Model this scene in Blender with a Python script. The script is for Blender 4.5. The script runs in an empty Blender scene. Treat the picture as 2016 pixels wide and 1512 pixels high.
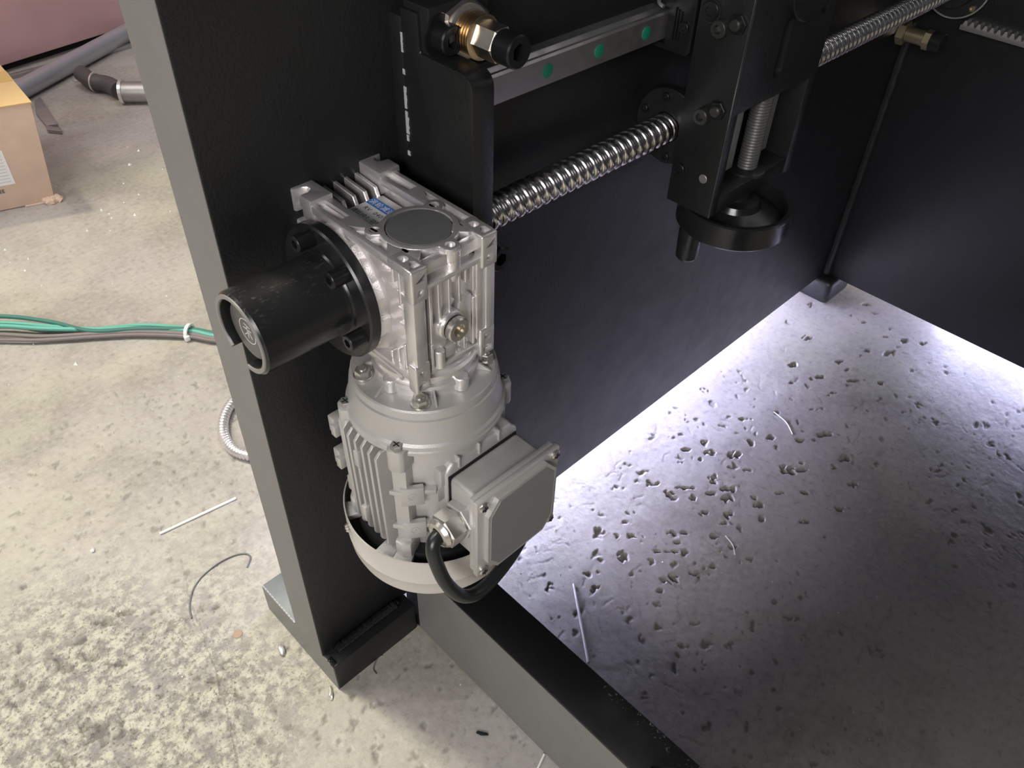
import bpy, bmesh, math, random
from mathutils import Vector, Matrix, Quaternion
random.seed(7)
PI = math.pi
COL = bpy.context.scene.collection
SC = bpy.context.scene
ZF = 640.0                      # the output shaft frame's zero is 640 units above the floor


def W(x, y, z):
    """machine millimetres -> scene metres"""
    return Vector((x / 1000.0, y / 1000.0, (z + ZF) / 1000.0))


# ------------------------------------------------------------------ camera
cam_d = bpy.data.cameras.new('camera')
cam = bpy.data.objects.new('camera', cam_d)
COL.objects.link(cam)
cam_d.sensor_width = 36.0
cam_d.lens = 1619.969 / 2016 * 36.0
cam_d.clip_start = 0.02
cam_d.clip_end = 60
Rr = [[0.71251027, -0.7011266, 0.02739706],
      [-0.46388109, -0.49998956, -0.73131715],
      [0.52644416, 0.508362, -0.68148707]]
rx, dn, fw = Vector(Rr[0]), Vector(Rr[1]), Vector(Rr[2])
Mc = Matrix((rx, -dn, -fw)).transposed().to_4x4()
Mc.translation = W(-305.285, -350.996, 311.619)
cam.matrix_world = Mc
SC.camera = cam

# ------------------------------------------------------------------ colour management
SC.view_settings.view_transform = 'Standard'
SC.view_settings.look = 'None'
SC.view_settings.gamma = 1
SC.view_settings.exposure = 0.0
SC.view_settings.use_curve_mapping = False

# ------------------------------------------------------------------ world and lights
wd = bpy.data.worlds.new('world')
SC.world = wd
wd.use_nodes = True
wb = wd.node_tree.nodes['Background']
wb.inputs[0].default_value = (0.80, 0.84, 0.92, 1)
wb.inputs[1].default_value = 0.05


def area_light(name, loc, target, sx, sy, power, color):
    d = bpy.data.lights.new(name, 'AREA')
    d.shape = 'RECTANGLE'
    d.size = sx
    d.size_y = sy
    d.energy = power
    d.color = color
    o = bpy.data.objects.new(name, d)
    COL.objects.link(o)
    o.location = loc
    o.rotation_euler = (Vector(target) - Vector(loc)).to_track_quat('-Z', 'Y').to_euler()
    return o


# high roof light behind the machine (yellowish, fairly hard edged)
sd = bpy.data.lights.new('roof_light', 'SUN')
sd.energy = 1.9
sd.angle = math.radians(5)
sd.color = (1.0, 0.965, 0.70)
so = bpy.data.objects.new('roof_light', sd)
COL.objects.link(so)
so.rotation_euler = Vector((0.09, -0.363, -0.927)).to_track_quat('-Z', 'Y').to_euler()
# soft fill lights added overhead to brighten the left floor, gearbox and cabinet
area_light('roof_fill', (-1.25, 2.0, 3.0), (-0.5, 0.9, 0.0), 1.7, 1.7, 62, (1.0, 0.96, 0.92))
area_light('back_roof_fill', (0.9, 0.9, 3.2), (0.6, 1.9, 0.0), 1.2, 1.2, 34, (1.0, 0.96, 0.97))
# unseen soft fill placed high behind and to the left of the camera
area_light('side_fill', (-2.2, -1.2, 1.75), (0.0, 0.1, 0.5), 1.3, 1.0, 66, (1.0, 0.965, 0.96))

# strip and panel lights added to put highlights on the ball screw
area_light('screw_glint_strip', (2.4, -0.3, 2.95), (0.4, 0.0, 0.5), 0.25, 2.0, 4.5, (1.0, 0.97, 0.97))
area_light('screw_glint_panel', (3.1, -2.0, 2.3), (0.4, 0.0, 0.5), 1.7, 1.4, 7.5, (1.0, 0.95, 0.95))

# ------------------------------------------------------------------ materials
MAT = {}


def new_mat(name):
    m = bpy.data.materials.new(name)
    m.use_nodes = True
    MAT[name] = m
    return m, m.node_tree.nodes, m.node_tree.links, m.node_tree.nodes['Principled BSDF']


def simple(name, col, rough=0.5, metal=0.0, noise=0.0, nscale=200.0, bump=0.0, bscale=400.0, coat=0.0,
           spec=0.5, rvar=0.0, coatr=0.1):
    m, N, L, P = new_mat(name)
    P.inputs['Base Color'].default_value = (*col, 1)
    P.inputs['Roughness'].default_value = rough
    P.inputs['Metallic'].default_value = metal
    P.inputs['Coat Weight'].default_value = coat
    P.inputs['Coat Roughness'].default_value = coatr
    P.inputs['Specular IOR Level'].default_value = spec
    tc = N.new('ShaderNodeNewGeometry')
    if noise > 0 or rvar > 0:
        n = N.new('ShaderNodeTexNoise')
        n.inputs['Scale'].default_value = nscale
        n.inputs['Detail'].default_value = 5
        L.new(tc.outputs['Position'], n.inputs['Vector'])
        if noise > 0:
            mx = N.new('ShaderNodeMix')
            mx.data_type = 'RGBA'
            mx.inputs[6].default_value = (*[c * (1 - noise) for c in col], 1)
            mx.inputs[7].default_value = (*[min(1, c * (1 + noise)) for c in col], 1)
            L.new(n.outputs['Fac'], mx.inputs[0])
            L.new(mx.outputs[2], P.inputs['Base Color'])
        if rvar > 0:
            mr = N.new('ShaderNodeMapRange')
            mr.inputs[1].default_value = 0.35
            mr.inputs[2].default_value = 0.65
            mr.inputs[3].default_value = max(0.03, rough - rvar)
            mr.inputs[4].default_value = rough + rvar
            L.new(n.outputs['Fac'], mr.inputs[0])
            L.new(mr.outputs[0], P.inputs['Roughness'])
    if bump > 0:
        n2 = N.new('ShaderNodeTexNoise')
        n2.inputs['Scale'].default_value = bscale
        n2.inputs['Detail'].default_value = 3
        b = N.new('ShaderNodeBump')
        b.inputs['Strength'].default_value = bump
        b.inputs['Distance'].default_value = 0.0005
        L.new(tc.outputs['Position'], n2.inputs['Vector'])
        L.new(n2.outputs['Fac'], b.inputs['Height'])
        L.new(b.outputs['Normal'], P.inputs['Normal'])
    return m


simple('cast_aluminium', (0.80, 0.775, 0.765), 0.36, 0.78, noise=0.10, nscale=90, bump=0.5, bscale=900, rvar=0.08)
simple('machined_aluminium', (0.72, 0.70, 0.69), 0.34, 0.78, noise=0.08, nscale=140, bump=0.25, bscale=1500)
simple('silver_paint', (0.52, 0.51, 0.49), 0.42, 0.45, noise=0.05, nscale=60, bump=0.45, bscale=1300)
simple('grey_cover_paint', (0.27, 0.268, 0.262), 0.45, 0.35, noise=0.04, nscale=50, bump=0.2, bscale=900)
simple('fan_cover_paint', (0.56, 0.53, 0.49), 0.38, 0.15, noise=0.04, nscale=30, bump=0.1, bscale=500)
simple('black_paint', (0.0075, 0.0078, 0.009), 0.46, 0.0, bump=0.7, bscale=420, rvar=0.03, nscale=40)
simple('black_paint_satin', (0.010, 0.0105, 0.0105), 0.40, 0.0, bump=0.6, bscale=260, noise=0.25, nscale=60)
simple('black_plastic', (0.012, 0.012, 0.013), 0.27, 0.0, bump=0.10, bscale=120, noise=0.3, nscale=25, rvar=0.09)
m, N, L, P = new_mat('scuffed_plastic')
g = N.new('ShaderNodeTexCoord')
mp = N.new('ShaderNodeMapping'); mp.inputs['Scale'].default_value = (60, 160, 160)
L.new(g.outputs['Object'], mp.inputs['Vector'])
n1 = N.new('ShaderNodeTexNoise'); n1.inputs['Scale'].default_value = 3.0; n1.inputs['Detail'].default_value = 8; n1.inputs['Roughness'].default_value = 0.7
L.new(mp.outputs[0], n1.inputs['Vector'])
n2 = N.new('ShaderNodeTexNoise'); n2.inputs['Scale'].default_value = 22.0; n2.inputs['Detail'].default_value = 2
L.new(g.outputs['Object'], n2.inputs['Vector'])
r1 = N.new('ShaderNodeMapRange'); r1.inputs[1].default_value = 0.56; r1.inputs[2].default_value = 0.80; L.new(n1.outputs['Fac'], r1.inputs[0])
r2 = N.new('ShaderNodeMapRange'); r2.inputs[1].default_value = 0.45; r2.inputs[2].default_value = 0.65; L.new(n2.outputs['Fac'], r2.inputs[0])
mm = N.new('ShaderNodeMath'); mm.operation = 'MULTIPLY'; L.new(r1.outputs[0], mm.inputs[0]); L.new(r2.outputs[0], mm.inputs[1])
mx = N.new('ShaderNodeMix'); mx.data_type = 'RGBA'; mx.inputs[6].default_value = (0.014, 0.014, 0.015, 1); mx.inputs[7].default_value = (0.16, 0.16, 0.155, 1)
L.new(mm.outputs[0], mx.inputs[0]); L.new(mx.outputs[2], P.inputs['Base Color'])
r3 = N.new('ShaderNodeMapRange'); r3.inputs[3].default_value = 0.27; r3.inputs[4].default_value = 0.5; L.new(mm.outputs[0], r3.inputs[0]); L.new(r3.outputs[0], P.inputs['Roughness'])
simple('black_oxide', (0.018, 0.018, 0.020), 0.33, 0.5)
simple('worn_oxide', (0.06, 0.06, 0.058), 0.35, 0.6)
simple('black_hole', (0.003, 0.003, 0.003), 0.8)
simple('rubber_black', (0.014, 0.016, 0.017), 0.33, 0.0, bump=0.2, bscale=300)
simple('cap_grey', (0.105, 0.105, 0.105), 0.55, 0.0, noise=0.08, nscale=60, bump=0.3, bscale=500)
simple('disc_grey', (0.11, 0.105, 0.10), 0.40, 0.2)
simple('lead_screw_grey', (0.13, 0.13, 0.125), 0.4, 0.5)
simple('gib_grey', (0.20, 0.20, 0.195), 0.45, 0.2)
simple('chrome_steel', (0.74, 0.71, 0.71), 0.23, 1.0, rvar=0.05, nscale=300)
simple('rail_steel', (0.40, 0.39, 0.39), 0.38, 0.9, rvar=0.06, nscale=80)
simple('dull_steel', (0.40, 0.39, 0.38), 0.45, 0.8, noise=0.2, nscale=60)
simple('zinc_bolt', (0.62, 0.60, 0.56), 0.30, 0.9, noise=0.15, nscale=300)
simple('pale_zinc', (0.62, 0.58, 0.50), 0.26, 1.0, noise=0.25, nscale=120)
simple('rim_grey', (0.20, 0.195, 0.185), 0.4)
simple('yellow_zinc', (0.72, 0.58, 0.40), 0.24, 1.0, noise=0.3, nscale=120)
simple('dull_brass', (0.40, 0.35, 0.22), 0.35, 0.9)
simple('green_plug', (0.012, 0.19, 0.115), 0.45)
simple('label_white', (0.80, 0.80, 0.78), 0.35)
simple('label_blue', (0.02, 0.17, 0.55), 0.35)
simple('ink_black', (0.02, 0.02, 0.02), 0.6)
simple('ink_navy', (0.03, 0.07, 0.30), 0.5)
simple('ink_pale', (0.55, 0.55, 0.53), 0.5)
simple('chip_paint_white', (0.38, 0.38, 0.38), 0.6)
simple('bright_steel_edge', (0.55, 0.55, 0.56), 0.3, 1.0)
simple('cardboard', (0.66, 0.49, 0.375), 0.85, noise=0.16, nscale=22)
simple('cardboard_top', (0.62, 0.43, 0.20), 0.6, noise=0.12, nscale=12)
simple('box_tape', (0.60, 0.40, 0.14), 0.3)
simple('faded_red_paint', (0.60, 0.37, 0.375), 0.6, noise=0.22, nscale=5)
simple('cable_green', (0.13, 0.42, 0.34), 0.4)
simple('cable_dark_green', (0.05, 0.17, 0.14), 0.4)
simple('cable_grey', (0.20, 0.17, 0.165), 0.5)
simple('white_plastic', (0.85, 0.83, 0.80), 0.4)
simple('white_rod', (0.88, 0.86, 0.80), 0.5)
simple('grey_wire', (0.13, 0.13, 0.135), 0.45, 0.3)
simple('conduit_steel', (0.75, 0.73, 0.72), 0.3, 0.7)
simple('grey_pipe', (0.48, 0.48, 0.52), 0.38, 0.6, noise=0.15, nscale=8)
simple('dark_pipe', (0.10, 0.095, 0.093), 0.55, 0.3)
simple('brown_mark', (0.36, 0.25, 0.19), 0.8)
simple('speck_white', (0.85, 0.84, 0.80), 0.35)
simple('side_face_grey', (0.165, 0.162, 0.155), 0.42, 0.0, noise=0.10, nscale=30, bump=0.3, bscale=500)  # paler grey skin over the left faces of the black plate, foot and tube
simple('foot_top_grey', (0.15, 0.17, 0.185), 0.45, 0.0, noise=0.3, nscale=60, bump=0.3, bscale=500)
simple('weld_black', (0.011, 0.011, 0.012), 0.18, 0.0, bump=0.5, bscale=160)

# scuffed end of the cross tube: black paint with pale scraped specks
m, N, L, P = new_mat('black_paint_scuffed')
P.inputs['Roughness'].default_value = 0.42
g = N.new('ShaderNodeNewGeometry')
n1 = N.new('ShaderNodeTexNoise'); n1.inputs['Scale'].default_value = 330; n1.inputs['Detail'].default_value = 6
n2 = N.new('ShaderNodeTexNoise'); n2.inputs['Scale'].default_value = 16; n2.inputs['Detail'].default_value = 3
sx = N.new('ShaderNodeSeparateXYZ')
L.new(g.outputs['Position'], sx.inputs[0]); L.new(g.outputs['Position'], n1.inputs['Vector']); L.new(g.outputs['Position'], n2.inputs['Vector'])
mr1 = N.new('ShaderNodeMapRange'); mr1.inputs[1].default_value = 0.60; mr1.inputs[2].default_value = 0.68
L.new(n1.outputs['Fac'], mr1.inputs[0])
mr2 = N.new('ShaderNodeMapRange'); mr2.inputs[1].default_value = 0.058; mr2.inputs[2].default_value = 0.073   # worn along the far arris
L.new(sx.outputs['X'], mr2.inputs[0])
mr3 = N.new('ShaderNodeMapRange'); mr3.inputs[1].default_value = -0.12; mr3.inputs[2].default_value = -0.17
L.new(sx.outputs['Y'], mr3.inputs[0])
a = N.new('ShaderNodeMath'); a.operation = 'MULTIPLY'; L.new(mr2.outputs[0], a.inputs[0]); L.new(mr3.outputs[0], a.inputs[1])
b = N.new('ShaderNodeMath'); b.operation = 'MULTIPLY'; L.new(a.outputs[0], b.inputs[0]); L.new(mr1.outputs[0], b.inputs[1])
dust = N.new('ShaderNodeMapRange'); dust.inputs[1].default_value = 0.45; dust.inputs[2].default_value = 0.8; dust.inputs[4].default_value = 0.07
L.new(n2.outputs['Fac'], dust.inputs[0])
c0 = N.new('ShaderNodeMath'); c0.operation = 'MULTIPLY'; L.new(dust.outputs[0], c0.inputs[0]); L.new(mr3.outputs[0], c0.inputs[1])
c1 = N.new('ShaderNodeMath'); c1.operation = 'ADD'; c1.use_clamp = True; L.new(b.outputs[0], c1.inputs[0]); L.new(c0.outputs[0], c1.inputs[1])
mx = N.new('ShaderNodeMix'); mx.data_type = 'RGBA'
mx.inputs[6].default_value = (0.008, 0.008, 0.0085, 1); mx.inputs[7].default_value = (0.35, 0.35, 0.34, 1)
L.new(c1.outputs[0], mx.inputs[0]); L.new(mx.outputs[2], P.inputs['Base Color'])

# chipped floor
m, N, L, P = new_mat('worn_concrete')
P.inputs['Specular IOR Level'].default_value = 0.45
g = N.new('ShaderNodeNewGeometry')


def nd(kind, **kw):
    n = N.new(kind)
    for k, v in kw.items():
        if k.startswith('i_'):
            n.inputs[k[2:]].default_value = v
        else:
            setattr(n, k, v)
    return n


def math_n(op, a, b=None, clamp=False):
    n = N.new('ShaderNodeMath'); n.operation = op; n.use_clamp = clamp
    for i, v in enumerate((a, b)):
        if v is None:
            continue
        if isinstance(v, (int, float)):
            n.inputs[i].default_value = v
        else:
            L.new(v, n.inputs[i])
    return n.outputs[0]


def remap(v, a, b, c=0.0, d=1.0, smooth=True):
    n = N.new('ShaderNodeMapRange')
    if smooth:
        n.interpolation_type = 'SMOOTHSTEP'
    L.new(v, n.inputs[0])
    for i, q in enumerate((a, b, c, d)):
        n.inputs[i + 1].default_value = q
    return n.outputs[0]


def noise(scale, detail=4, rough=0.5, vec=None, dist=0.0):
    n = N.new('ShaderNodeTexNoise')
    n.inputs['Scale'].default_value = scale
    n.inputs['Detail'].default_value = detail
    n.inputs['Roughness'].default_value = rough
    n.inputs['Distortion'].default_value = dist
    L.new(vec if vec is not None else g.outputs['Position'], n.inputs['Vector'])
    return n


def mixc(f, a, b):
    n = N.new('ShaderNodeMix'); n.data_type = 'RGBA'
    L.new(f, n.inputs[0])
    for i, v in ((6, a), (7, b)):
        if isinstance(v, tuple):
            n.inputs[i].default_value = (*v, 1)
        else:
            L.new(v, n.inputs[i])
    return n.outputs[2]


pos = g.outputs['Position']


att = N.new('ShaderNodeAttribute'); att.attribute_name = 'chip'
pit = att.outputs['Fac']
# rough broken patch in the near left of the floor
sp = N.new('ShaderNodeSeparateXYZ'); L.new(pos, sp.inputs[0])
dx = math_n('ADD', sp.outputs['X'], 0.33); dy = math_n('ADD', sp.outputs['Y'], -0.25)
rr = math_n('SQRT', math_n('ADD', math_n('MULTIPLY', dx, dx), math_n('MULTIPLY', dy, dy)))
big = noise(9.0, 5, 0.6)
rr2 = math_n('ADD', rr, math_n('MULTIPLY', math_n('SUBTRACT', big.outputs['Fac'], 0.5), 0.35))
patch = remap(rr2, 0.10, 0.34, 1.0, 0.0)
crumb = noise(210.0, 6, 0.7)
crumb2 = noise(62.0, 8, 0.72)
base1 = noise(5.5, 6, 0.6)
base2 = noise(95.0, 7, 0.7)
hue = noise(2.6, 4, 0.55)
flake = noise(26.0, 4, 0.6)
lo = (0.285, 0.262, 0.236)
hi = (0.425, 0.395, 0.345)
c_ = mixc(remap(base1.outputs['Fac'], 0.35, 0.65), lo, hi)
c_ = mixc(remap(hue.outputs['Fac'], 0.42, 0.60, 0.0, 0.65), c_, (0.365, 0.338, 0.335))
c_ = mixc(remap(hue.outputs['Fac'], 0.48, 0.34, 0.0, 0.6), c_, (0.40, 0.39, 0.30))
c_ = mixc(remap(base2.outputs['Fac'], 0.42, 0.74, 0.0, 0.45), c_, (0.52, 0.49, 0.44))
c_ = mixc(remap(base2.outputs['Fac'], 0.46, 0.30, 0.0, 0.5), c_, (0.17, 0.155, 0.145))
rough_c = mixc(remap(crumb2.outputs['Fac'], 0.40, 0.60), (0.25, 0.235, 0.215), (0.56, 0.535, 0.445))
rough_c = mixc(remap(flake.outputs['Fac'], 0.52, 0.60, 0.0, 0.55), rough_c, (0.27, 0.25, 0.24))
rough_c = mixc(remap(crumb.outputs['Fac'], 0.47, 0.36, 0.0, 0.8), rough_c, (0.11, 0.10, 0.095))
c_ = mixc(patch, c_, rough_c)
# darker chips
c_ = mixc(math_n('MULTIPLY', pit, 0.55), c_, (0.10, 0.093, 0.086))
# hairline crack
wv = noise(7.0, 5, 0.6)
cx_ = math_n('ADD', sp.outputs['X'], math_n('MULTIPLY', math_n('SUBTRACT', wv.outputs['Fac'], 0.5), 0.05))
cl = math_n('ABSOLUTE', math_n('ADD', cx_, math_n('ADD', math_n('MULTIPLY', sp.outputs['Y'], -0.30), 0.27)))
crack = math_n('MULTIPLY', remap(cl, 0.0006, 0.0016, 1.0, 0.0), remap(sp.outputs['Y'], 0.42, 0.36, 0.0, 1.0))
c_ = mixc(math_n('MULTIPLY', crack, 0.3), c_, (0.10, 0.09, 0.08))
L.new(c_, P.inputs['Base Color'])
rgh = noise(18.0, 4)
L.new(math_n('ADD', remap(rgh.outputs['Fac'], 0.3, 0.7, 0.34, 0.52, False), math_n('MULTIPLY', pit, 0.3), True), P.inputs['Roughness'])
# height: pits down, small waviness, crumbs in the broken patch
fine = noise(150.0, 6, 0.7)
h = math_n('MULTIPLY', crumb2.outputs['Fac'], 0.25)
h = math_n('ADD', h, math_n('MULTIPLY', fine.outputs['Fac'], 0.16))
h = math_n('ADD', h, math_n('MULTIPLY', math_n('MULTIPLY', crumb.outputs['Fac'], patch), 0.8))
h = math_n('ADD', h, math_n('MULTIPLY', crack, -0.15))
bp = N.new('ShaderNodeBump')
bp.inputs['Strength'].default_value = 1.0
bp.inputs['Distance'].default_value = 0.0022
L.new(h, bp.inputs['Height'])
L.new(bp.outputs['Normal'], P.inputs['Normal'])

# glowing tubes
m, N, L, P = new_mat('lamp_glow')
P.inputs['Base Color'].default_value = (0.9, 0.9, 0.9, 1)
P.inputs['Emission Color'].default_value = (0.64, 0.66, 1.0, 1)
P.inputs['Emission Strength'].default_value = 122.0
md = MAT['lamp_glow'].copy(); MAT['lamp_glow_dim'] = md; md.node_tree.nodes['Principled BSDF'].inputs['Emission Strength'].default_value = 48.0

# ------------------------------------------------------------------ object helpers


def bm_new():
    return bmesh.new()


def obj(name, bm, mat, parent=None, smooth=30, local=False, flip=False):
    """bm is in machine millimetres (or local metres when local=True)"""
    me = bpy.data.meshes.new(name)
    if not local:
        off = Vector((0, 0, ZF))
        pl = parent_world(parent) if parent is not None else Vector((0, 0, 0))
        for v in bm.verts:
            v.co = (v.co + off) / 1000.0 - pl
    bmesh.ops.recalc_face_normals(bm, faces=bm.faces)
    if flip:
        bmesh.ops.reverse_faces(bm, faces=bm.faces)
    if smooth:
        for f in bm.faces:
            f.smooth = True
        lim = math.radians(smooth)
        for e in bm.edges:
            if len(e.link_faces) != 2 or e.calc_face_angle(9) > lim:
                e.smooth = False
    bm.to_mesh(me)
    bm.free()
    me.materials.append(MAT[mat])
    o = bpy.data.objects.new(name, me)
    COL.objects.link(o)
    if parent is not None:
        o.parent = parent
    return o


def parent_world(o):
    v = Vector((0, 0, 0))
    while o is not None:
        v = v + o.location
        o = o.parent
    return v


def thing(name, label, cat, loc=(0, 0, -ZF), group=None):
    o = bpy.data.objects.new(name, None)
    o.empty_display_size = 0.02
    COL.objects.link(o)
    o.location = W(*loc)
    o['label'] = label
    o['category'] = cat
    if group:
        o['group'] = group
    return o


def tag(o, label=None, cat=None, group=None, kind=None):
    for k, v in (('label', label), ('category', cat), ('group', group), ('kind', kind)):
        if v:
            o[k] = v
    return o


def bevel(bm, geom_edges, w, seg=2):
    if w > 0:
        bmesh.ops.bevel(bm, geom=geom_edges, offset=w, segments=seg, profile=0.5, affect='EDGES')


def box(bm, x0, x1, y0, y1, z0, z1, bev=0.0, seg=2):
    b = bmesh.new()
    vs = [b.verts.new((x, y, z)) for x in (x0, x1) for y in (y0, y1) for z in (z0, z1)]
    for f in ((0, 1, 3, 2), (4, 6, 7, 5), (0, 4, 5, 1), (2, 3, 7, 6), (0, 2, 6, 4), (1, 5, 7, 3)):
        b.faces.new([vs[i] for i in f])
    bmesh.ops.recalc_face_normals(b, faces=b.faces)
    if bev > 0:
        bevel(b, list(b.edges), bev, seg)
    merge(bm, b)
    return bm


def merge(bm, b, mat=None):
    if mat is not None:
        bmesh.ops.transform(b, matrix=mat, verts=b.verts)
    me = bpy.data.meshes.new('tmp')
    b.to_mesh(me)
    b.free()
    bm.from_mesh(me)
    bpy.data.meshes.remove(me)


def frame_for(d):
    d = Vector(d).normalized()
    up = Vector((0, 0, 1)) if abs(d.z) < 0.9 else Vector((1, 0, 0))
    u = d.cross(up).normalized()
    v = d.cross(u).normalized()
    return d, u, v


def lathe(bm, origin, axis, prof, seg=48, a0=0.0, a1=2 * PI, cap=True):
    """prof: list of (t along axis, radius)"""
    o = Vector(origin)
    d, u, v = frame_for(axis)
    full = abs((a1 - a0) - 2 * PI) < 1e-6
    n = seg if full else seg + 1
    rings = []
    for t, r in prof:
        if r < 1e-6:
            rings.append([bm.verts.new(o + d * t)])
            continue
        ring = []
        for i in range(n):
            a = a0 + (a1 - a0) * i / seg
            ring.append(bm.verts.new(o + d * t + (u * math.cos(a) + v * math.sin(a)) * r))
        rings.append(ring)
    for A, B in zip(rings[:-1], rings[1:]):
        m_ = n if full else n - 1
        for i in range(m_):
            j = (i + 1) % n
            if len(A) == 1 and len(B) == 1:
                continue
            if len(A) == 1:
                bm.faces.new((A[0], B[j], B[i]))
            elif len(B) == 1:
                bm.faces.new((A[i], A[j], B[0]))
            else:
                bm.faces.new((A[i], A[j], B[j], B[i]))
    if cap and full:
        for R in (rings[0], rings[-1]):
            if len(R) > 2:
                try:
                    bm.faces.new(R)
                except ValueError:
                    pass
    return bm


def cyl(bm, p0, p1, r, seg=24, ch=0.0):
    p0 = Vector(p0); p1 = Vector(p1)
    Ln = (p1 - p0).length
    if ch > 0:
        prof = [(0, 0), (0, r - ch), (ch, r), (Ln - ch, r), (Ln, r - ch), (Ln, 0)]
    else:
        prof = [(0, 0), (0, r), (Ln, r), (Ln, 0)]
    return lathe(bm, p0, p1 - p0, prof, seg)


def prism(bm, poly, axis, a0, a1, bev=0.0, seg=2):
    """poly of 2D points in the two other axes, extruded from a0 to a1"""
    b = bmesh.new()

    def P3(p, a):
        if axis == 0:
            return (a, p[0], p[1])
        if axis == 1:
            return (p[0], a, p[1])
        return (p[0], p[1], a)
    A = [b.verts.new(P3(p, a0)) for p in poly]
    B = [b.verts.new(P3(p, a1)) for p in poly]
    b.faces.new(A)
    b.faces.new(B[::-1])
    n = len(poly)
    for i in range(n):
        b.faces.new((A[i], B[i], B[(i + 1) % n], A[(i + 1) % n]))
    bmesh.ops.recalc_face_normals(b, faces=b.faces)
    if bev > 0:
        bevel(b, list(b.edges), bev, seg)
    merge(bm, b)
    return bm


def catmull(pts, n=10):
    P_ = [Vector(p) for p in pts]
    P_ = [P_[0] * 2 - P_[1]] + P_ + [P_[-1] * 2 - P_[-2]]
    out = []
    for i in range(1, len(P_) - 2):
        for k in range(n):
            t = k / n
            a, b_, c, d = P_[i - 1:i + 3]
            out.append(0.5 * ((2 * b_) + (-a + c) * t + (2 * a - 5 * b_ + 4 * c - d) * t * t + (-a + 3 * b_ - 3 * c + d) * t ** 3))
    out.append(P_[-2])
    return out


def sweep(bm, pts, r, seg=12, rfun=None):
    pts = [Vector(p) for p in pts]
    rings = []
    T = (pts[1] - pts[0]).normalized()
    _, u, v = frame_for(T)
    for i, p in enumerate(pts):
        t = (pts[min(i + 1, len(pts) - 1)] - pts[max(i - 1, 0)]).normalized()
        q = T.rotation_difference(t)
        u = q @ u; v = q @ v; T = t
        rad = rfun(i) if rfun else r
        rings.append([bm.verts.new(p + (u * math.cos(2 * PI * k / seg) + v * math.sin(2 * PI * k / seg)) * rad) for k in range(seg)])
    for A, B in zip(rings[:-1], rings[1:]):
        for k in range(seg):
            bm.faces.new((A[k], A[(k + 1) % seg], B[(k + 1) % seg], B[k]))
    bm.faces.new(rings[0]); bm.faces.new(rings[-1][::-1])
    return bm


def hexagon(r, rot=0.0):
    return [(r * math.cos(rot + k * PI / 3), r * math.sin(rot + k * PI / 3)) for k in range(6)]


def hexprism(bm, p0, p1, r, rot=0.0, ch=0.0):
    """hexagonal bar from p0 to p1, across-corner radius r, chamfered far end"""
    p0 = Vector(p0); p1 = Vector(p1)
    d, u, v = frame_for(p1 - p0)
    Ln = (p1 - p0).length
    b = bmesh.new()
    pr = [(0, r), (Ln, r)]
    rings = []
    for t, rad in pr:
        rings.append([b.verts.new(p0 + d * t + (u * math.cos(rot + k * PI / 3) + v * math.sin(rot + k * PI / 3)) * rad) for k in range(6)])
    b.faces.new(rings[0]); b.faces.new(rings[1][::-1])
    for k in range(6):
        b.faces.new((rings[0][k], rings[0][(k + 1) % 6], rings[1][(k + 1) % 6], rings[1][k]))
    bmesh.ops.recalc_face_normals(b, faces=b.faces)
    if ch > 0:
        es = [e for e in b.edges if all(abs((w_.co - p0).dot(d) - Ln) < 1e-4 for w_ in e.verts)]
        bevel(b, es, ch, 1)
    merge(bm, b)
    return bm


def cut(o, cutter_bm, parent=None):
    """subtract cutter (machine mm) from object o and bake the result"""
    pl = parent_world(o.parent) if o.parent else Vector((0, 0, 0))
    me = bpy.data.meshes.new('cutter')
    for v in cutter_bm.verts:
        v.co = (v.co + Vector((0, 0, ZF))) / 1000.0 - pl
    bmesh.ops.recalc_face_normals(cutter_bm, faces=cutter_bm.faces)
    cutter_bm.to_mesh(me)
    cutter_bm.free()
    c = bpy.data.objects.new('cutter', me)
    COL.objects.link(c)
    if o.parent:
        c.parent = o.parent
    md = o.modifiers.new('cut', 'BOOLEAN')
    md.operation = 'DIFFERENCE'
    md.solver = 'EXACT'
    md.use_self = True
    md.object = c
    bpy.context.view_layer.update()
    dg = bpy.context.evaluated_depsgraph_get()
    nm = bpy.data.meshes.new_from_object(o.evaluated_get(dg))
    o.modifiers.remove(md)
    old = o.data
    b = bmesh.new(); b.from_mesh(nm)
    lim = math.radians(30)
    for f in b.faces:
        f.smooth = True
    for e in b.edges:
        e.smooth = not (len(e.link_faces) != 2 or e.calc_face_angle(9) > lim)
    b.to_mesh(nm); b.free()
    nm.materials.clear()
    nm.materials.append(old.materials[0])
    o.data = nm
    bpy.data.objects.remove(c)
    bpy.data.meshes.remove(me)
    return o


# ---- socket head cap screw, built once per size in local metres, axis +Z
_sc = {}


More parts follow.
